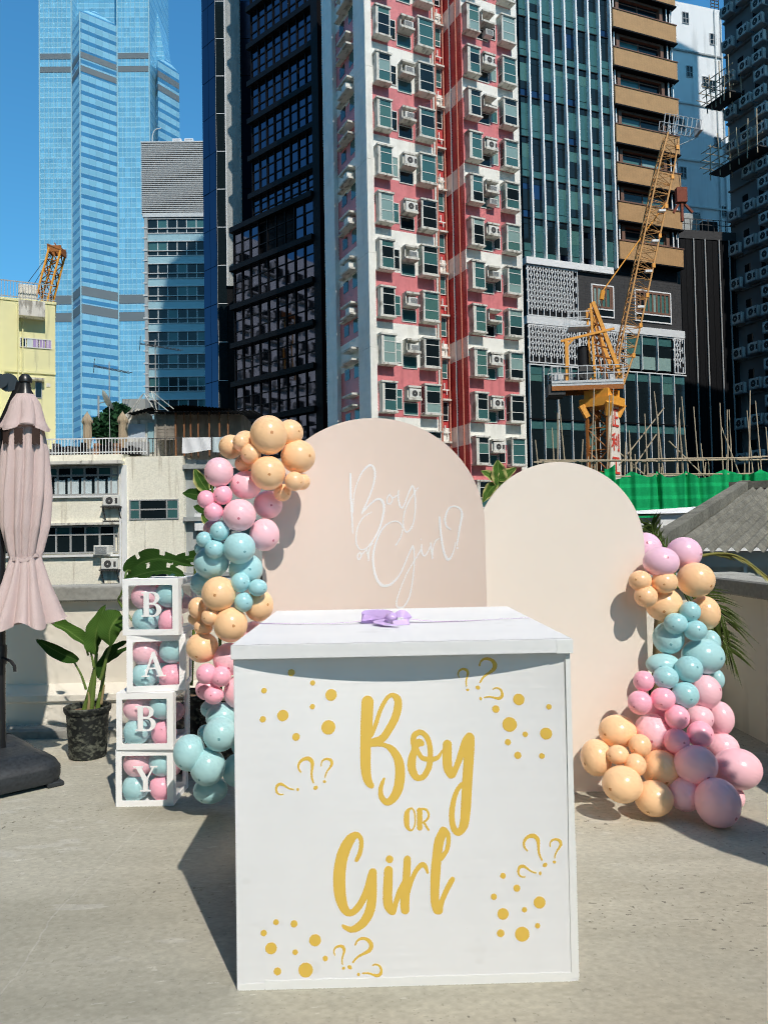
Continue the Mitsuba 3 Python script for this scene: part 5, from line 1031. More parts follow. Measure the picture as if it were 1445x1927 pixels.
for c in ch: part(k, 'chord', c, 'crane_orange')
part(k, 'bracing', wb, 'crane_dark'); part(k, 'head', cat([bx(-25.6, -24.5, 60.5, 60.6, 25.0, 25.5), bx(-25.6, -24.5, 61.4, 61.5, 25.0, 25.5), bx(-25.6, -25.45, 60.5, 61.5, 25.0, 25.6), bx(-24.6, -24.45, 60.5, 61.5, 24.8, 25.3), bar((-25.6, 60.5, 25.6), (-24.4, 60.5, 25.1), .09), bar((-25.0, 61, 25.3), (-25.2, 61, 25.9), .08)]), 'crane_dark')
part(k, 'pendant_line', strut_lattice([((-25.2, 60.8, 25.4), (-31.5, 62, 18)), ((-25.4, 61.2, 25.2), (-30.5, 62, 17.5)), ((-25, 61, 25), (-27.5, 61, 18))], .03, 4), 'grille_dark')

k = thing('cream_building', 'stained cream rendered block with strip windows beyond the left parapet', 'building')
Cb = Facade(k, (-16.78, 40.0), 0)
Cb.box('wall', -8, 3.9, .3, 10, Z0, 6.2, 'render_cream'); Cb.box('wall', 3.9, 6.95, .0, 10, Z0, 6.05, 'render_cream'); Cb.box('pilaster', 3.72, 3.98, -.12, .3, Z0, 5.6, 'white_panel')
Cb.box('wall', -8, 3.72, .02, .3, 2.62, 3.98 - .02, 'render_cream'); Cb.box('wall', -8, 3.72, .02, .3, -3, .92, 'render_cream'); Cb.box('wall', -8, 3.72, .02, .3, 5.72, 6.2, 'render_cream'); Cb.box('wall', 3.52, 3.72, .02, .3, .92, 5.72, 'render_cream')
Cb.box('canopy', -8, 3.85, -.55, .05, 5.66, 5.82, 'hood_concrete'); Cb.box('canopy', -8, 3.6, -.25, .05, 2.50, 2.62, 'hood_concrete'); Cb.box('sill', -8, 3.6, -.18, .05, .84, .96, 'white_panel'); Cb.box('sill', -8, 3.6, -.15, .05, 3.93, 4.03, 'white_panel')
for (z0, z1, kind) in ((4.05, 5.6, 0), (1.0, 2.48, 1)):
    xs = np.arange(-7.4, 3.4, .70 if kind == 0 else .76)
    w = Cb.put('window', frame_mesh(-7.6, 3.5, z0, z1, .09, .08, tuple(xs), (z1 - .48,), .24), 'window_grey')
    for i, x in enumerate(xs[:-1]):
        dx = xs[1] - xs[0]
        Cb.box('pane', x + .05, x + dx - .05, .225, .235, z0 + .1, z1 - .54, 'city_glass_dark', parent=w); Cb.box('pane', x + .05, x + dx - .05, .225, .235, z1 - .44, z1 - .1, 'city_glass_dark' if i % 2 else 'city_glass_teal', parent=w)
    if kind == 0:
        for i in range(6):
            x = -.65 + .7 * i
            g = grid(x + .07, x + .63, z0 + .1, z1 - .55, 22, 6, lambda a, b: np.c_[a, .208 + .012 * np.sin(a * 60), np.where(b > z1 - .60, b - .12 + .06 * np.sin(a * 9), b)])
            Cb.put('curtain', g, 'curtain_pale', parent=w, smooth=True)
for (x0, x1, z0, z1) in ((4.1, 6.68, 2.72, 3.78), (4.1, 6.68, -.95, .1)):
    w = Cb.put('window', frame_mesh(x0, x1, z0, z1, .07, .05, (x0 + .55, x1 - .62), ((z0 + z1) / 2,), .0), 'window_grey'); Cb.box('pane', x0 + .05, x0 + .52, -.02, .01, z0 + .05, z1 - .05, 'city_glass_teal', parent=w); Cb.box('pane', x0 + .58, x1 - .66, -.02, .01, z0 + .05, z1 - .05, 'city_glass_dark', parent=w); Cb.box('pane', x1 - .58, x1 - .05, -.02, .01, z0 + .05, z1 - .05, 'city_glass_teal', parent=w)
for (x, z) in ((2.85, 3.46), (2.75, .18)):
    u = Cb.put('air_conditioner', OUT_BODY, 'unit_white', tr(x, -.42, z)); Cb.put('fan', FAN, 'grille_dark', tr(x + .05, -.43, z), parent=u)
    Cb.put('bracket', cat([bx(x - .1, x + .9, -.45, 0, z - .08, z - .02), bar((x, -.4, z - .05), (x, 0, z - .7), .05), bar((x + .8, -.4, z - .05), (x + .8, 0, z - .7), .05), bx(x - .15, x + .9, -.02, .02, z - .9, z - .75)]), 'grille_dark')
u = Cb.put('air_conditioner', AC_BODY, 'unit_white', tr(2.4, -.5, .92) @ sc(1.25)); Cb.put('grille', AC_GRILLE, 'window_grey', tr(2.4, -.515, .92) @ sc(1.25), parent=u)
Cb.put('drain_pipe', tube([(3.62, -.03, -8), (3.62, -.03, 5.5)], .05, 8), 'white_panel', smooth=True)
Cb.put('cable', tube(spline([(4.95, -.04, 2.8), (4.9, -.04, 1.0), (4.75, -.04, -.5)], 6), .018, 5), 'hood_concrete')
rail = [bx(-8, 5.0, .1, .16, 7.02, 7.08), bx(-8, 5.0, .1, .16, 6.3, 6.35)] + [bx(x, x + .035, .11, .15, 6.2, 7.02) for x in np.arange(-7.9, 5.0, .165)]
Cb.put('railing', cat(rail), 'white_panel')
Cb.put('railing', cat([bx(5.1, 9.4, .0, .04, 6.98, 7.02)] + [bx(x, x + .03, .0, .03, 6.05, 7.0) for x in np.arange(5.1, 9.4, .22)]), 'grille_dark')
k2 = thing('grey_building', 'narrow grey rendered block with dark openings right of the cream block', 'building')
Gb = Facade(k2, (-9.83, 40.4), 0)
Gb.box('wall', 0, 5.5, .35, 9, Z0, 5.9, 'grey_render'); Gb.box('pier', -.02, .55, .0, .35, Z0, 5.9, 'grey_render'); Gb.box('pier', 2.4, 2.9, .0, .35, Z0, 5.7, 'grey_render')
for z in (5.35, 2.6, -.3): Gb.box('slab', -.02, 5.5, -.5, .36, z, z + .22, 'grey_render'); 
for z in (3.1, .3, -2.7):
    w = Gb.put('window', frame_mesh(.7, 2.3, z, z + 1.7, .08, .06, (1.5,), (z + 1.2,), .34), 'white_panel'); Gb.box('pane', .75, 2.25, .32, .335, z + .05, z + 1.65, 'city_glass_dark', parent=w)
    Gb.box('parapet', .55, 2.4, -.4, -.3, z - 1.0, z - .1, 'white_panel')
# roof hut and what stands on the roof
k = thing('rooftop_hut', 'ramshackle plank hut with a black corrugated roof on the roof opposite', 'hut')
Hh = Facade(k, (-16.78, 40.0), 0)
Hh.box('back_wall', 5.2, 9.6, 2.4, 6, 6.0, 8.7, 'old_wood'); Hh.box('end_wall', 5.18, 5.3, .9, 6, 6.0, 8.6, 'hood_concrete')
for i in range(7): Hh.box('plank', 5.3, 6.3, .9 + .012 * (i % 3), .96, 7.02 + .2 * i, 7.02 + .2 * i + .185, 'old_wood')
for x in (5.28, 5.75, 6.3, 6.75, 7.1, 7.5, 8.1, 8.65, 9.1): Hh.box('post', x, x + .07, .82, .9, 6.05, 8.5, 'rust' if x > 6.2 else 'old_wood')
cor = grid(4.95, 10.6, .3, 6.2, 140, 5, lambda a, b: np.c_[a, b, 8.45 + .085 * (b - .3) + .035 * np.sin(a * 34)])
Hh.put('roof', cor, 'dark_steel'); 
cor2 = grid(3.9, 5.3, .2, 2.2, 40, 4, lambda a, b: np.c_[a, b, 8.35 + .24 * (a - 3.9) + .06 * (b) + .03 * np.sin(a * 34)])
Hh.put('roof', cor2, 'dark_steel'); Hh.put('roof', grid(5.2, 9.0, 2.5, 6, 90, 4, lambda a, b: np.c_[a, b, 9.2 - .10 * abs(a - 6.4) + .03 * np.sin(a * 34)]), 'dark_steel')
Hh.put('cable', strut_lattice([((5.3, .6, 8.6), (4.6, 1, 9.6)), ((4.6, 1, 9.6), (3.2, 1.5, 7.4)), ((5.4, .6, 8.6), (5.0, 1, 9.7)), ((5.0, 1, 9.7), (6.2, 1, 8.7)), ((4.8, 1, 9.5), (5.9, 1, 8.6)), ((4.5, 1, 9.5), (3.4, 1, 8.0))], .025, 4), 'hood_concrete')
Hh.put('tarpaulin', grid(3.3, 5.0, 1.2, 1.3, 14, 5, lambda a, b: np.c_[a, b, 8.0 + .5 * np.sin((a - 3.3) * 1.8) - 6 * (b - 1.25)]), 'hood_concrete')
rh = lambda nm, lab, c: thing(nm, lab, c)
k = rh('laundry_sheet', 'white sheet hung over the far roof railing', 'sheet')
add(k, grid(6.9 - 16.78, 8.4 - 16.78, 6.25, 7.0, 24, 10, lambda a, b: np.c_[a, 39.93 + .03 * np.sin(a * 9 + b * 3), b + .10 * np.sin((a + 9) * 2.2) * (7 - b)]), 'cloth_white', smooth=True)
k = rh('laundry_sheet', 'patterned grey cloth hung beside the white sheet on the railing', 'sheet')
add(k, grid(8.5 - 16.78, 9.3 - 16.78, 6.2, 7.0, 14, 10, lambda a, b: np.c_[a, 39.93 + .05 * np.sin(a * 14), b]), 'curtain_pale', smooth=True)
for (x, lab) in ((1.55, 'small closed beige parasol left of the ivy on the roof opposite'), (3.45, 'small closed beige parasol right of the ivy on the roof opposite')):
    k = rh('roof_parasol', lab, 'parasol')
    M = tr(x - 16.78, 41.0, 6.1)
    part(k, 'canopy', canopy([(0, .03, 2.5, .02), (.15, .22, 2.2, .2), (.3, .30, 1.9, .3), (.32, .2, 1.85, .2), (.7, .22, 1.1, .25), (1, .14, .3, .25)], 8, .3, 3, 60, 20), 'beige_cloth', M, smooth=True); part(k, 'pole', tube([(0, 0, 0), (0, 0, 2.55)], .03, 8), 'old_wood', M)
k = rh('ivy_mound', 'mound of green ivy on the roof opposite', 'ivy')
ri = np.random.default_rng(4); pts = ri.normal(size=(2600, 3)); pts /= np.linalg.norm(pts, axis=1, keepdims=True); pts *= (ri.random((2600, 1)) ** .25) * [1.0, .7, 1.45]
pts += [2.55 - 16.78 + 0, 42, 7.85]; pts = pts[pts[:, 2] > 6.9]; pts[:, 0] += .35 * np.sin(pts[:, 2] * 3)
LV_ = ri.normal(size=(len(pts), 2, 3)) * .085
V = np.stack([pts - LV_[:, 0], pts + LV_[:, 1], pts + LV_[:, 0], pts - LV_[:, 1]], 1).reshape(-1, 3); i = np.arange(len(pts))[:, None] * 4
part(k, 'foliage', (V, np.vstack([i + [0, 1, 2], i + [0, 2, 3]])), 'ivy')
part(k, 'wall', bx(1.75 - 16.78, 3.5 - 16.78, 41.9, 42.5, 6.2, 8.3), 'dark_wall')
k = rh('satellite_dish', 'white satellite dish on a mast above the ivy', 'dish')
dsh = lathe([(0, 0), (.3, .03), (.55, .11), (.72, .2), (.74, .2), (.55, .09), (.3, .01), (0, -.02)], 28); part(k, 'dish', dsh, 'white_panel', tr(2.35 - 16.78, 41.5, 9.25) @ rz(25) @ ry(62) @ sc(.85, .85, .85), smooth=40); part(k, 'mast', tube([(1.95 - 16.78, 41.6, 6.5), (1.95 - 16.78, 41.6, 9.6)], .05, 8), 'window_grey'); part(k, 'arm', tube([(1.98 - 16.78, 41.6, 9.2), (2.35 - 16.78, 41.5, 9.25)], .03, 6), 'window_grey')
for (x, z, L, lab) in ((2.65, 11.0, 1.9, 'television aerial on a thin mast above the ivy'), (5.15, 12.2, 2.2, 'television aerial above the rooftop hut')):
    k = rh('television_aerial', lab, 'aerial')
    part(k, 'mast', tube([(x - 16.78, 41.3, 6.2), (x - 16.78, 41.3, z + .4)], .028, 6), 'window_grey')
    part(k, 'boom', strut_lattice([((x - .8 - 16.78, 41.3, z + .15), (x + L - .8 - 16.78, 41.3, z - .25))] + [((x - .75 + L * t - 16.78, 41.3 - .25, z + .14 - .4 * t), (x - .75 + L * t - 16.78, 41.3 + .25, z + .14 - .4 * t + .12)) for t in np.linspace(0, 1, 12)] + [((x - .85 - 16.78, 41.3, z - .2), (x - .8 - 16.78, 41.3, z + .6))], .02, 4), 'grille_dark')
k = rh('roof_shed', 'patched grey shed with a foil sheet and a pale door behind the railing', 'shed')
part(k, 'wall', bx(3.5 - 16.78, 5.15 - 16.78, 41.2, 43, 6.2, 8.2), 'hood_concrete'); part(k, 'wall', bx(2.9 - 16.78, 4.2 - 16.78, 42.6, 44, 6.2, 9.6), 'grey_render')
part(k, 'foil_sheet', grid(3.7 - 16.78, 4.6 - 16.78, 7.2, 7.95, 18, 14, lambda a, b: np.c_[a, 41.15 + .03 * meshkit.fbm(np.c_[a * 12, b * 12, a * 0], 3), b]), 'foil'); part(k, 'door', bx(4.75 - 16.78, 5.1 - 16.78, 41.12, 41.2, 6.4, 8.0), 'spandrel_blue'); part(k, 'board', bx(3.55 - 16.78, 4.9 - 16.78, 40.9, 41.0, 6.2, 6.95), 'window_grey')
k = rh('roof_planters', 'dark clutter of planters and crates behind the roof railing', 'planters')
rp = random.Random(8)
for i in range(16):
    x = -1.2 + i * .36; h = rp.uniform(.35, .75); part(k, 'planter', cbox(x - 16.78, x + .3 - 16.78, 40.5, 40.9, 6.2, 6.2 + h, .02), rp.choice(['dark_wall', 'grille_dark', 'rust', 'dark_steel']))
labels[k]['kind'] = 'stuff'

# ================================================================== the tower crane
k = thing('tower_crane', 'orange luffing tower crane with a white banner down its mast', 'crane')
MX, MY, MS = 15.45, 50.0, 1.46
Mm = tr(MX, MY, 0) @ rz(-44)
h = MS / 2
for (a, b) in ((-h, -h), (h, -h), (h, h), (-h, h)): part(k, 'mast_leg', bx(a - .09, a + .09, b - .09, b + .09, -6, 9.9), 'crane_dark', Mm)
segs = []
for z in np.arange(-6, 9.5, 1.45):
    for (p0, p1) in (((-h, -h), (h, -h)), ((h, -h), (h, h)), ((h, h), (-h, h)), ((-h, h), (-h, -h))):
        segs += [((*p0, z), (*p1, z)), ((*p0, z), (*p1, z + 1.45)), ((*p1, z), (*p0, z + 1.45))]
part(k, 'mast_bracing', strut_lattice(segs, .045, 4), 'crane_dark', Mm)
# the lit face (normal to the right and front) carries the banner
Bn = Mm @ tr(h + .10, 0, 0) @ rz(90)
part(k, 'banner', grid(-h - .05, h + .05, 1.0, 9.95, 10, 60, lambda a, b: np.c_[a, -.015 * np.sin(a * 7 + b * 2.4) * np.sin(b * 3.1), b]), 'banner_white', Bn, smooth=True)
def glyph(strokes, w=.11):
    return shapely.union_all([shapely.LineString(s).buffer(w / 2, cap_style='flat', join_style='mitre') for s in strokes])
ZHENG = glyph([[(.06, .92), (.94, .92)], [(.52, .92), (.52, .08)], [(.52, .52), (.90, .52)], [(.24, .62), (.24, .08)], [(.02, .08), (.98, .08)]])
LI = glyph([[(.50, .94), (.10, .80)], [(.02, .62), (.56, .62)], [(.30, .86), (.30, .02)], [(.29, .60), (.18, .36), (.02, .20)], [(.31, .58), (.54, .34)], [(.68, .84), (.68, .28)], [(.92, .96), (.92, .06), (.78, .10)]], .10)
GONG = glyph([[(.08, .88), (.92, .88)], [(.50, .88), (.50, .10)], [(.02, .10), (.98, .10)]])
for gl, z in ((ZHENG, 8.55), (LI, 6.95), (GONG, 5.4)):
    m = extrude(affinity.scale(gl, 1.12, 1.25, origin=(0, 0)), .012)
    m = trimesh.Trimesh(np.c_[m.vertices[:, 0] - .55, -.035 - m.vertices[:, 2], m.vertices[:, 1] + z], m.faces, process=False); part(k, 'character', m, 'sign_red', Bn)
part(k, 'slewing_ring', cat([bx(-1.15, 1.15, -.95, .95, 9.95, 10.5), bx(-.85, .85, -.85, .85, 10.5, 11.05)]), 'crane_orange', Mm)
for a in (-1, 1):
    for b in (-1, 1): part(k, 'slewing_gusset', bar((a * .7, b * .7, 9.3), (a * 1.0, b * 1.0, 10.1), .35), 'crane_orange', Mm)
U = tr(MX, MY, .25) @ rz(-6)
dk = holder(k, 'deck'); part(dk, 'floor', bx(-3.4, 1.2, -1.0, 1.0, 11.05, 11.25), 'crane_grey', U); part(dk, 'beam', cat([bx(-3.4, 1.2, -1.0, -.8, 10.75, 11.05), bx(-3.4, 1.2, .8, 1.0, 10.75, 11.05), ]), 'crane_dark', U); part(dk, 'counterweight', bx(-3.6, -2.5, -.9, .9, 10.5, 11.2), 'grille_dark', U)
rl = [bx(-3.4, 1.2, -1.02, -.97, z, z + .05) for z in (11.8, 12.3)] + [bx(x, x + .05, -1.02, -.97, 11.25, 12.35) for x in np.arange(-3.4, 1.25, .57)] + [bx(-3.4, 1.2, .97, 1.02, z, z + .05) for z in (11.8, 12.3)] + [bx(x, x + .05, .97, 1.02, 11.25, 12.35) for x in np.arange(-3.4, 1.25, .57)] + [bx(-3.42, -3.37, -1, 1, z, z + .05) for z in (11.8, 12.3)] + [bx(1.17, 1.22, -1, 1, z, z + .05) for z in (11.8, 12.3)] + [bx(-3.4, 1.2, -1.04, -1.0, 11.22, 11.38)]
part(dk, 'handrail', cat(rl), 'crane_grey', U)
part(k, 'winch', (lambda m: (m.apply_transform(tr(-1.15, 0, 12.6)), m)[-1])(trimesh.creation.cylinder(.36, 2.4, sections=20)), 'dark_wall', U, smooth=40)
part(k, 'winch', (lambda m: (m.apply_transform(tr(-1.1, 0, 12.0) @ rx(90)), m)[-1])(trimesh.creation.cylinder(.5, 1.4, sections=20)), 'grille_dark', U, smooth=40)
part(k, 'machinery', cat([cbox(-3.2, -2.2, -.7, .7, 11.25, 11.9, .05), cbox(.1, .8, -.6, .6, 11.25, 12.0, .05)]), 'crane_grey', U)
part(k, 'frame_leg', cat([bar((1.25, y, 11.2), (-.55, y, 16.6), .24) for y in (-.7, .7)]), 'crane_orange', U); part(k, 'frame_leg', cat([bar((-.55, y, 11.2), (-.7, y, 16.5), .14) for y in (-.7, .7)]), 'crane_orange', U)
part(k, 'frame_brace', strut_lattice([((.3, -.7, 11.2), (-.5, -.7, 16.3)), ((.3, .7, 11.2), (-.5, .7, 16.3))] + [((.3 - .8 * t / 5, -.7, 11.2 + 5 * t / 5), (.3 - .8 * t / 5, .7, 11.2 + 5.0 * t / 5)) for t in range(6)] + [((1.0 - 1.5 * t / 6, -.7, 12 + 4.4 * t / 6), (-.55, -.7, 12 + 4.4 * t / 6 + .3)) for t in range(6)], .06, 5), 'crane_dark', U)
part(k, 'service_platform', cat([bx(-2.1, -.6, -.7, .7, 15.0, 15.1)] + [bx(-2.1, -.6, y, y + .05, z, z + .05) for y in (-.7, .66) for z in (15.5, 16.0)] + [bx(x, x + .05, y, y + .05, 15.1, 16.05) for x in (-2.1, -1.4, -.7) for y in (-.7, .66)] + [bar((-2.5, -.7, 14.6), (-2.4, -.7, 15.6), .06), bar((-2.4, -.7, 15.6), (-2.0, -.7, 15.6), .06)]), 'crane_grey', U)
part(k, 'auxiliary_jib', cat([bar((-2.35, -.8, 11.25), (-2.35, -.8, 14.2), .22), bar((-2.7, -.8, 14.05), (.75, -.8, 14.75), .15), bar((-2.35, -.8, 13.7), (-1.9, -.8, 14.15), .12)]), 'crane_orange', U)
# the lattice jib
J0, J1 = np.array([16.6, 50.0, 11.5]), np.array([20.95, 50.6, 28.6])
d = (J1 - J0); LJ = np.linalg.norm(d); d /= LJ
sJ = np.cross(d, [0, 1, 0]); sJ /= np.linalg.norm(sJ); tJ = np.cross(sJ, d)
def jw(u): return np.interp(u, [0, .12, .3, .9, 1], [.32, .56, .62, .60, .46])
jp = lambda u, a, b: J0 + d * LJ * u + sJ * jw(u) * a + tJ * jw(u) * b
for (a, b) in ((-1, 0), (.9, -.75), (.9, .75)):
    part(k, 'jib_chord', tube([jp(u, a, b) for u in np.linspace(0, 1, 9)], .065, 7), 'crane_jib', smooth=True)
segs = []
nJ = 26
for i in range(nJ):
    u0, u1 = i / nJ, (i + 1) / nJ; um = (u0 + u1) / 2
    for (c0, c1) in (((-1, 0), (.9, -.75)), ((-1, 0), (.9, .75)), ((.9, -.75), (.9, .75))):
        segs += [(jp(u0, *c0), jp(um, *c1)), (jp(um, *c1), jp(u1, *c0))]
    if i % 3 == 0: segs += [(jp(u0, -1, 0), jp(u0, .9, -.75)), (jp(u0, -1, 0), jp(u0, .9, .75)), (jp(u0, .9, -.75), jp(u0, .9, .75))]
part(k, 'jib_bracing', strut_lattice(segs, .024, 4), 'crane_jib')
for u in np.linspace(.12, .96, 8):
    part(k, 'jib_collar', bx(*(jp(u, -1, 0)[0] + np.array([-.10, .10])), *(jp(u, -1, 0)[1] + np.array([-.10, .10])), *(jp(u, -1, 0)[2] + np.array([-.14, .14]))), 'crane_orange')
part(k, 'jib_lamp', cat([bx(jp(u, -1, 0)[0] - .55, jp(u, -1, 0)[0] - .1, 49.8, 50.1, jp(u, -1, 0)[2] + .1, jp(u, -1, 0)[2] + .25) for u in (.3, .44, .56, .68)]), 'white_panel')
tip = J1 + d * .4
bk = [((-1.6, 0), (2.1, -.75)), ((-1.4, 1.15), (2.1, .55))]
seg = [((tip[0] - .7, tip[1] + y, tip[2] + .95), (tip[0] + 1.75, tip[1] + y, tip[2] + .45)) for y in (-.5, .5)] + [((tip[0] - .8, tip[1] + y, tip[2] + .3), (tip[0] + 1.65, tip[1] + y, tip[2] - .2)) for y in (-.5, .5)]
for t in np.linspace(0, 1, 9):
    for y in (-.5, .5): seg.append(((tip[0] - .8 + 2.45 * t, tip[1] + y, tip[2] + .3 - .5 * t), (tip[0] - .7 + 2.45 * t, tip[1] + y, tip[2] + .95 - .5 * t)))
    seg.append(((tip[0] - .8 + 2.45 * t, tip[1] - .5, tip[2] + .3 - .5 * t), (tip[0] - .8 + 2.45 * t, tip[1] + .5, tip[2] + .3 - .5 * t)))
seg += [((tip[0], tip[1], tip[2] - .2), (tip[0] + .35, tip[1], tip[2] + 1.2)), ((tip[0] + .4, tip[1], tip[2] - 1.0), (tip[0] + 1.8, tip[1], tip[2] - .4))]
part(k, 'tip_walkway', strut_lattice(seg, .028, 4), 'crane_grey'); part(k, 'tip_plate', bx(tip[0] + 1.65, tip[0] + 1.85, tip[1] - .5, tip[1] + .5, tip[2] - .2, tip[2] + .45), 'white_panel')
part(k, 'pendant_line', tube([jp(.74, -1, 0), (15.72, 50, 17.8)], .045, 6), 'crane_orange'); part(k, 'pendant_line', tube([(15.72, 50, 17.8), (15.6, 50, 17.2)], .16, 8), 'crane_orange')
part(k, 'hoist_line', strut_lattice([((21.1, 50.6, 28.4), (21.35, 50.4, 24.6)), ((15.6, 50, 17.3), (15.25, 50, 16.2)), ((15.75, 50, 17.3), (15.35, 50, 16.2))], .025, 4), 'grille_dark')
part(k, 'hook_block', cat([bx(21.0, 21.7, 50.2, 50.6, 23.9, 24.9), bar((21.2, 50.4, 23.9), (20.8, 50.4, 23.2), .14), bar((21.5, 50.4, 23.9), (22.1, 50.4, 23.2), .14), bx(21.3, 21.45, 50.3, 50.5, 22.6, 23.9)]), 'red_plate')

# ================================================================== the bamboo scaffold with its green net
k = thing('bamboo_scaffold', 'bamboo scaffold behind green netting on the building site', 'scaffold')
RB = random.Random(12)
def netz(a, top): return top + .35 - (.16 + .30 * meshkit.noise(np.c_[a * .9, a * 0, a * 0])) * np.abs(np.sin((a - 11.3) * 1.95 + .5 * np.sin(a * .9))) ** .6
def netf(a, b):
    n1 = meshkit.fbm(np.c_[a * 1.3, b * 2, a * 0], 3); fold = .16 * np.sin(a * 7.8 + 9 * n1) * b * n1 * 1.6 + .09 * np.sin(a * 17 + 2 * b + 14 * n1) * n1
    return np.c_[a, 37.9 - .12 * np.abs(np.sin(a * 1.95)) * (1 - b) - fold * .8, -9 + (netz(a, 4.35) + 9) * b]
part(k, 'net', grid(9.0, 30, 0, 1, 420, 40, netf), 'green_net', smooth=True)
part(k, 'net', grid(11.6, 12.15, 0, 1, 60, 20, lambda a, b: np.c_[a, 37.6 - .12 * np.sin(a * 14 + 2 * b), 2 + (5.0 - .25 * np.abs(np.sin((a - 11.35) * 4)) - 2) * b]), 'green_net', smooth=True)
for i in range(74):
    x = 8.8 + i * .29 + RB.uniform(-.08, .08); yy = RB.choice([38.1, 38.2, 39.4, 39.5])
    hz = 4.6 + (RB.uniform(.2, 1.2) if i % 3 == 1 else RB.uniform(1.5, 4.4)); lean = RB.uniform(-.16, .16)
    part(k, 'pole', tube([(x, yy, -9), (x, yy, 4.2), (x + lean * (hz - 4.2) * .5, yy, hz)], [.05, .042, .028], 6), 'bamboo')
for (z, y) in ((4.45, 38.0), (5.25, 38.05), (4.5, 39.45), (5.3, 39.4), (2.2, 38.3), (3.3, 38.3), (1.2, 38.3)):
    for x in np.arange(8.5, 30, 5.4): part(k, 'rail', tube([(x, y, z + RB.uniform(-.06, .06)), (x + 5.9, y, z + RB.uniform(-.06, .06))], .042, 6), 'bamboo')
for (a, b) in (((12.6, 5.0), (15.0, 7.9)), ((14.0, 4.4), (12.7, 5.6)), ((13.0, 4.4), (14.6, 6.6)), ((17.0, 4.3), (15.2, 6.2)), ((18.8, 4.3), (17.9, 6.9))):
    part(k, 'brace', tube([(a[0], 38.3, a[1]), (b[0], 38.3, b[1])], .035, 6), 'bamboo')
k = thing('site_building', 'half demolished concrete floors behind the green netting', 'building')
part(k, 'slab', bx(9.5, 30, 40, 48, 3.4, 3.9), 'charcoal_brick'); part(k, 'wall', bx(9.5, 30, 40.5, 47.9, Z0, 3.4), 'dark_wall')

# ================================================================== neighbours beyond the right parapet
k = thing('corrugated_shed', 'shed with a grey weathered corrugated sheet roof beyond the right parapet', 'shed')
eA = np.array([3.05, 8.0, 1.36]); ev = np.array([.81, -.587, 0]); uv_ = np.array([.587, .81, .165]); 
def roof(a, b):
    P = eA + np.outer(a, ev) + np.outer(b, uv_); P[:, 2] += .026 * np.sin(a * 2 * np.pi / .115) + .012 * np.floor(b / 1.6); return P
part(k, 'roof', grid(0, 7.5, -.15, 4.9, 620, 26, roof), 'asbestos_sheet', smooth=True)
vb = [eA + uv_ * t + np.array([0, 0, .07]) for t in (-.2, 2.5, 5.0)]
part(k, 'verge_board', cat([bar(vb[0], vb[1], .16, .14), bar(vb[1], vb[2], .16, .14)]), 'asbestos_sheet'); rdg = eA + uv_ * 4.95 + np.array([0, 0, .06])
part(k, 'ridge_cap', bar(rdg - ev * .2, rdg + ev * 8, .35, .12), 'asbestos_sheet')
gut = eA + np.array([0, 0, -.13]); part(k, 'fascia', bar(gut, gut + ev * 7.5, .06, .16), 'grey_render')
pan = lambda a, b: np.c_[(eA + np.outer(a, ev))[:, :2] + uv_[:2] * .05, b]
part(k, 'wall', (lambda g: g)(grid(0, 7.5, -3, 1.22, 30, 8, lambda a, b: pan(a, b))), 'grey_render')
for i in range(18):
    x = .15 + i * .40
    c = eA + ev * x - uv_ * [1, 1, 0] * .02; c[2] = 0
    s = [c + np.array([0, 0, .72]), c + ev * .12 + [0, 0, .80], c + ev * .02 + [0, 0, .95], c + ev * .14 + [0, 0, 1.08]]
    part(k, 'carved_panel', cat([tube(spline(s, 5), .022, 6), bar(c + ev * .26 + [0, 0, .68], c + ev * .26 + [0, 0, 1.16], .035), bar(c + ev * .30 + [0, 0, .7], c + ev * .38 + [0, 0, 1.1], .03), bar(c + ev * .38 + [0, 0, .7], c + ev * .30 + [0, 0, 1.1], .03)]), 'grey_render')
part(k, 'ledge', cat([bar(eA + [0, 0, -.72], eA + ev * 7.5 + [0, 0, -.72], .10, .06)]), 'grey_render')
k = thing('rooftop_block', 'white and grey metal roof box between the netting and the corrugated roof', 'roof box')
part(k, 'body', bx(4.2, 9.2, 14.2, 19, -4, 1.80), 'window_grey'); part(k, 'panel', cbox(5.35, 9.2, 14.0, 14.2, 1.0, 1.86, .01), 'white_panel'); part(k, 'panel', cbox(5.35, 9.2, 14.05, 14.2, -.3, .98, .01), 'white_panel')
part(k, 'roof', (np.array([(4.0, 13.9, 1.87), (9.3, 13.9, 1.87), (9.3, 19, 1.95), (4.0, 19, 1.95), (6.4, 15, 2.02)]), np.array([[0, 1, 4], [1, 2, 4], [2, 3, 4], [3, 0, 4]])), 'white_panel'); part(k, 'rail', bx(4.15, 5.3, 13.98, 14.05, 1.62, 1.70), 'pale_steel')
for z in (1.62, 1.25): part(k, 'seam', bx(5.4, 9.2, 13.985, 14.0, z, z + .03), 'window_grey')

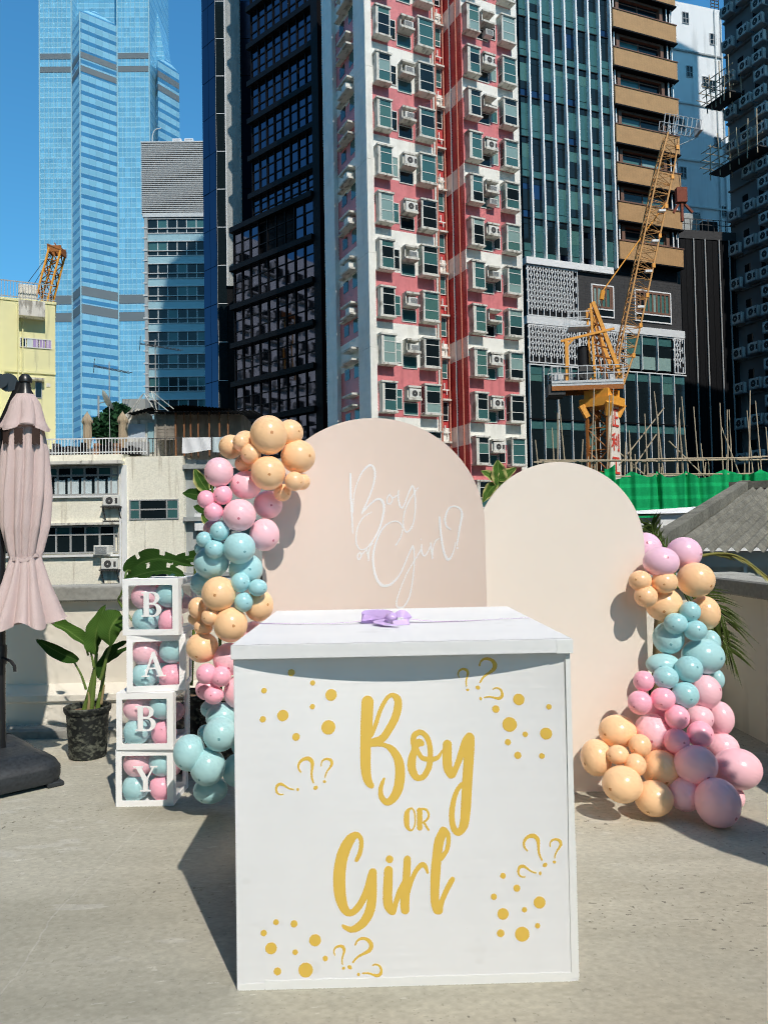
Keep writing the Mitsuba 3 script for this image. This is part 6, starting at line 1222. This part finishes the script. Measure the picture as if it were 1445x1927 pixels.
# ================================================================== towers outside the frame that the glass mirrors and whose shade falls in it, plus added sky blockers
k = thing('mirrored_tower', 'white apartment tower beyond the left edge, mirrored in the dark glass', 'building')
Mt = Facade(k, (-64.0, 44.0), 45.0)
Mt.box('wall', 0, 34, 0, 12, Z0, 40, 'tile_white')
wm = []; sl = []
for f in range(19):
    for i in range(11):
        x, z = .8 + 3.0 * i, -16 + 2.9 * f
        wm.append(bx(x, x + 1.5, -.03, .0, z, z + 1.5)); sl += [bx(x - .1, x + 1.6, -.5, 0, z - .15, z), bx(x + 1.8, x + 2.5, -.6, 0, z + .2, z + .9)]
Mt.put('windows', cat(wm), 'city_glass_dark'); Mt.put('ledges', cat(sl), 'hood_concrete')
k = thing('shading_tower', 'tall office tower beyond the right edge that shades the white tower', 'building')
St = Facade(k, (60.4, 64.0), 0)
St.box('wall', 0, 4.8, 0, 14, Z0, 112, 'grey_render'); St.box('wall', 4.8, 22, 0, 14, Z0, 100, 'grey_render'); St.put('fins', cat([bx(x, x + .3, -.4, 0, Z0, 99.5) for x in np.arange(0, 20, 1.6)]), 'pale_steel'); St.put('windows', cat([bx(.2, 19.8, -.05, 0, z, z + 1.6) for z in np.arange(-18, 97, 3.6)]), 'city_glass_dark')
for (nm, lab, o, deg, w, d, hgt) in (('sky_blocking_tower', 'added dark tower left of the terrace, out of view, to cut sky light', (-24, -62), 90, 46, 14, 115), ('sky_blocking_tower', 'added dark tower further along the street at left, out of view, to cut sky light', (-24, -14), 90, 46, 14, 42),
                                  ('sky_blocking_tower', 'added dark tower block behind the camera, out of view, to cut sky light', (2, -32), 180, 62, 14, 115), ('sky_blocking_tower', 'added dark tower block right of the terrace, out of view, to dim sky light and podium glass', (46, 62), -90, 98, 16, 45)):
    k = thing(nm, lab, 'building'); Nt = Facade(k, o, deg)
    Nt.box('wall', 0, w, 0, d, Z0, hgt, 'charcoal_brick')  # unseen dark walls added to hold back sky and bounced light
    Nt.put('windows', cat([bx(x, x + 2.0, -.04, .0, z, z + 1.7) for x in np.arange(1, w - 2.4, 3.2) for z in np.arange(-18, hgt - 3, 3.2)]), 'city_glass_dark')
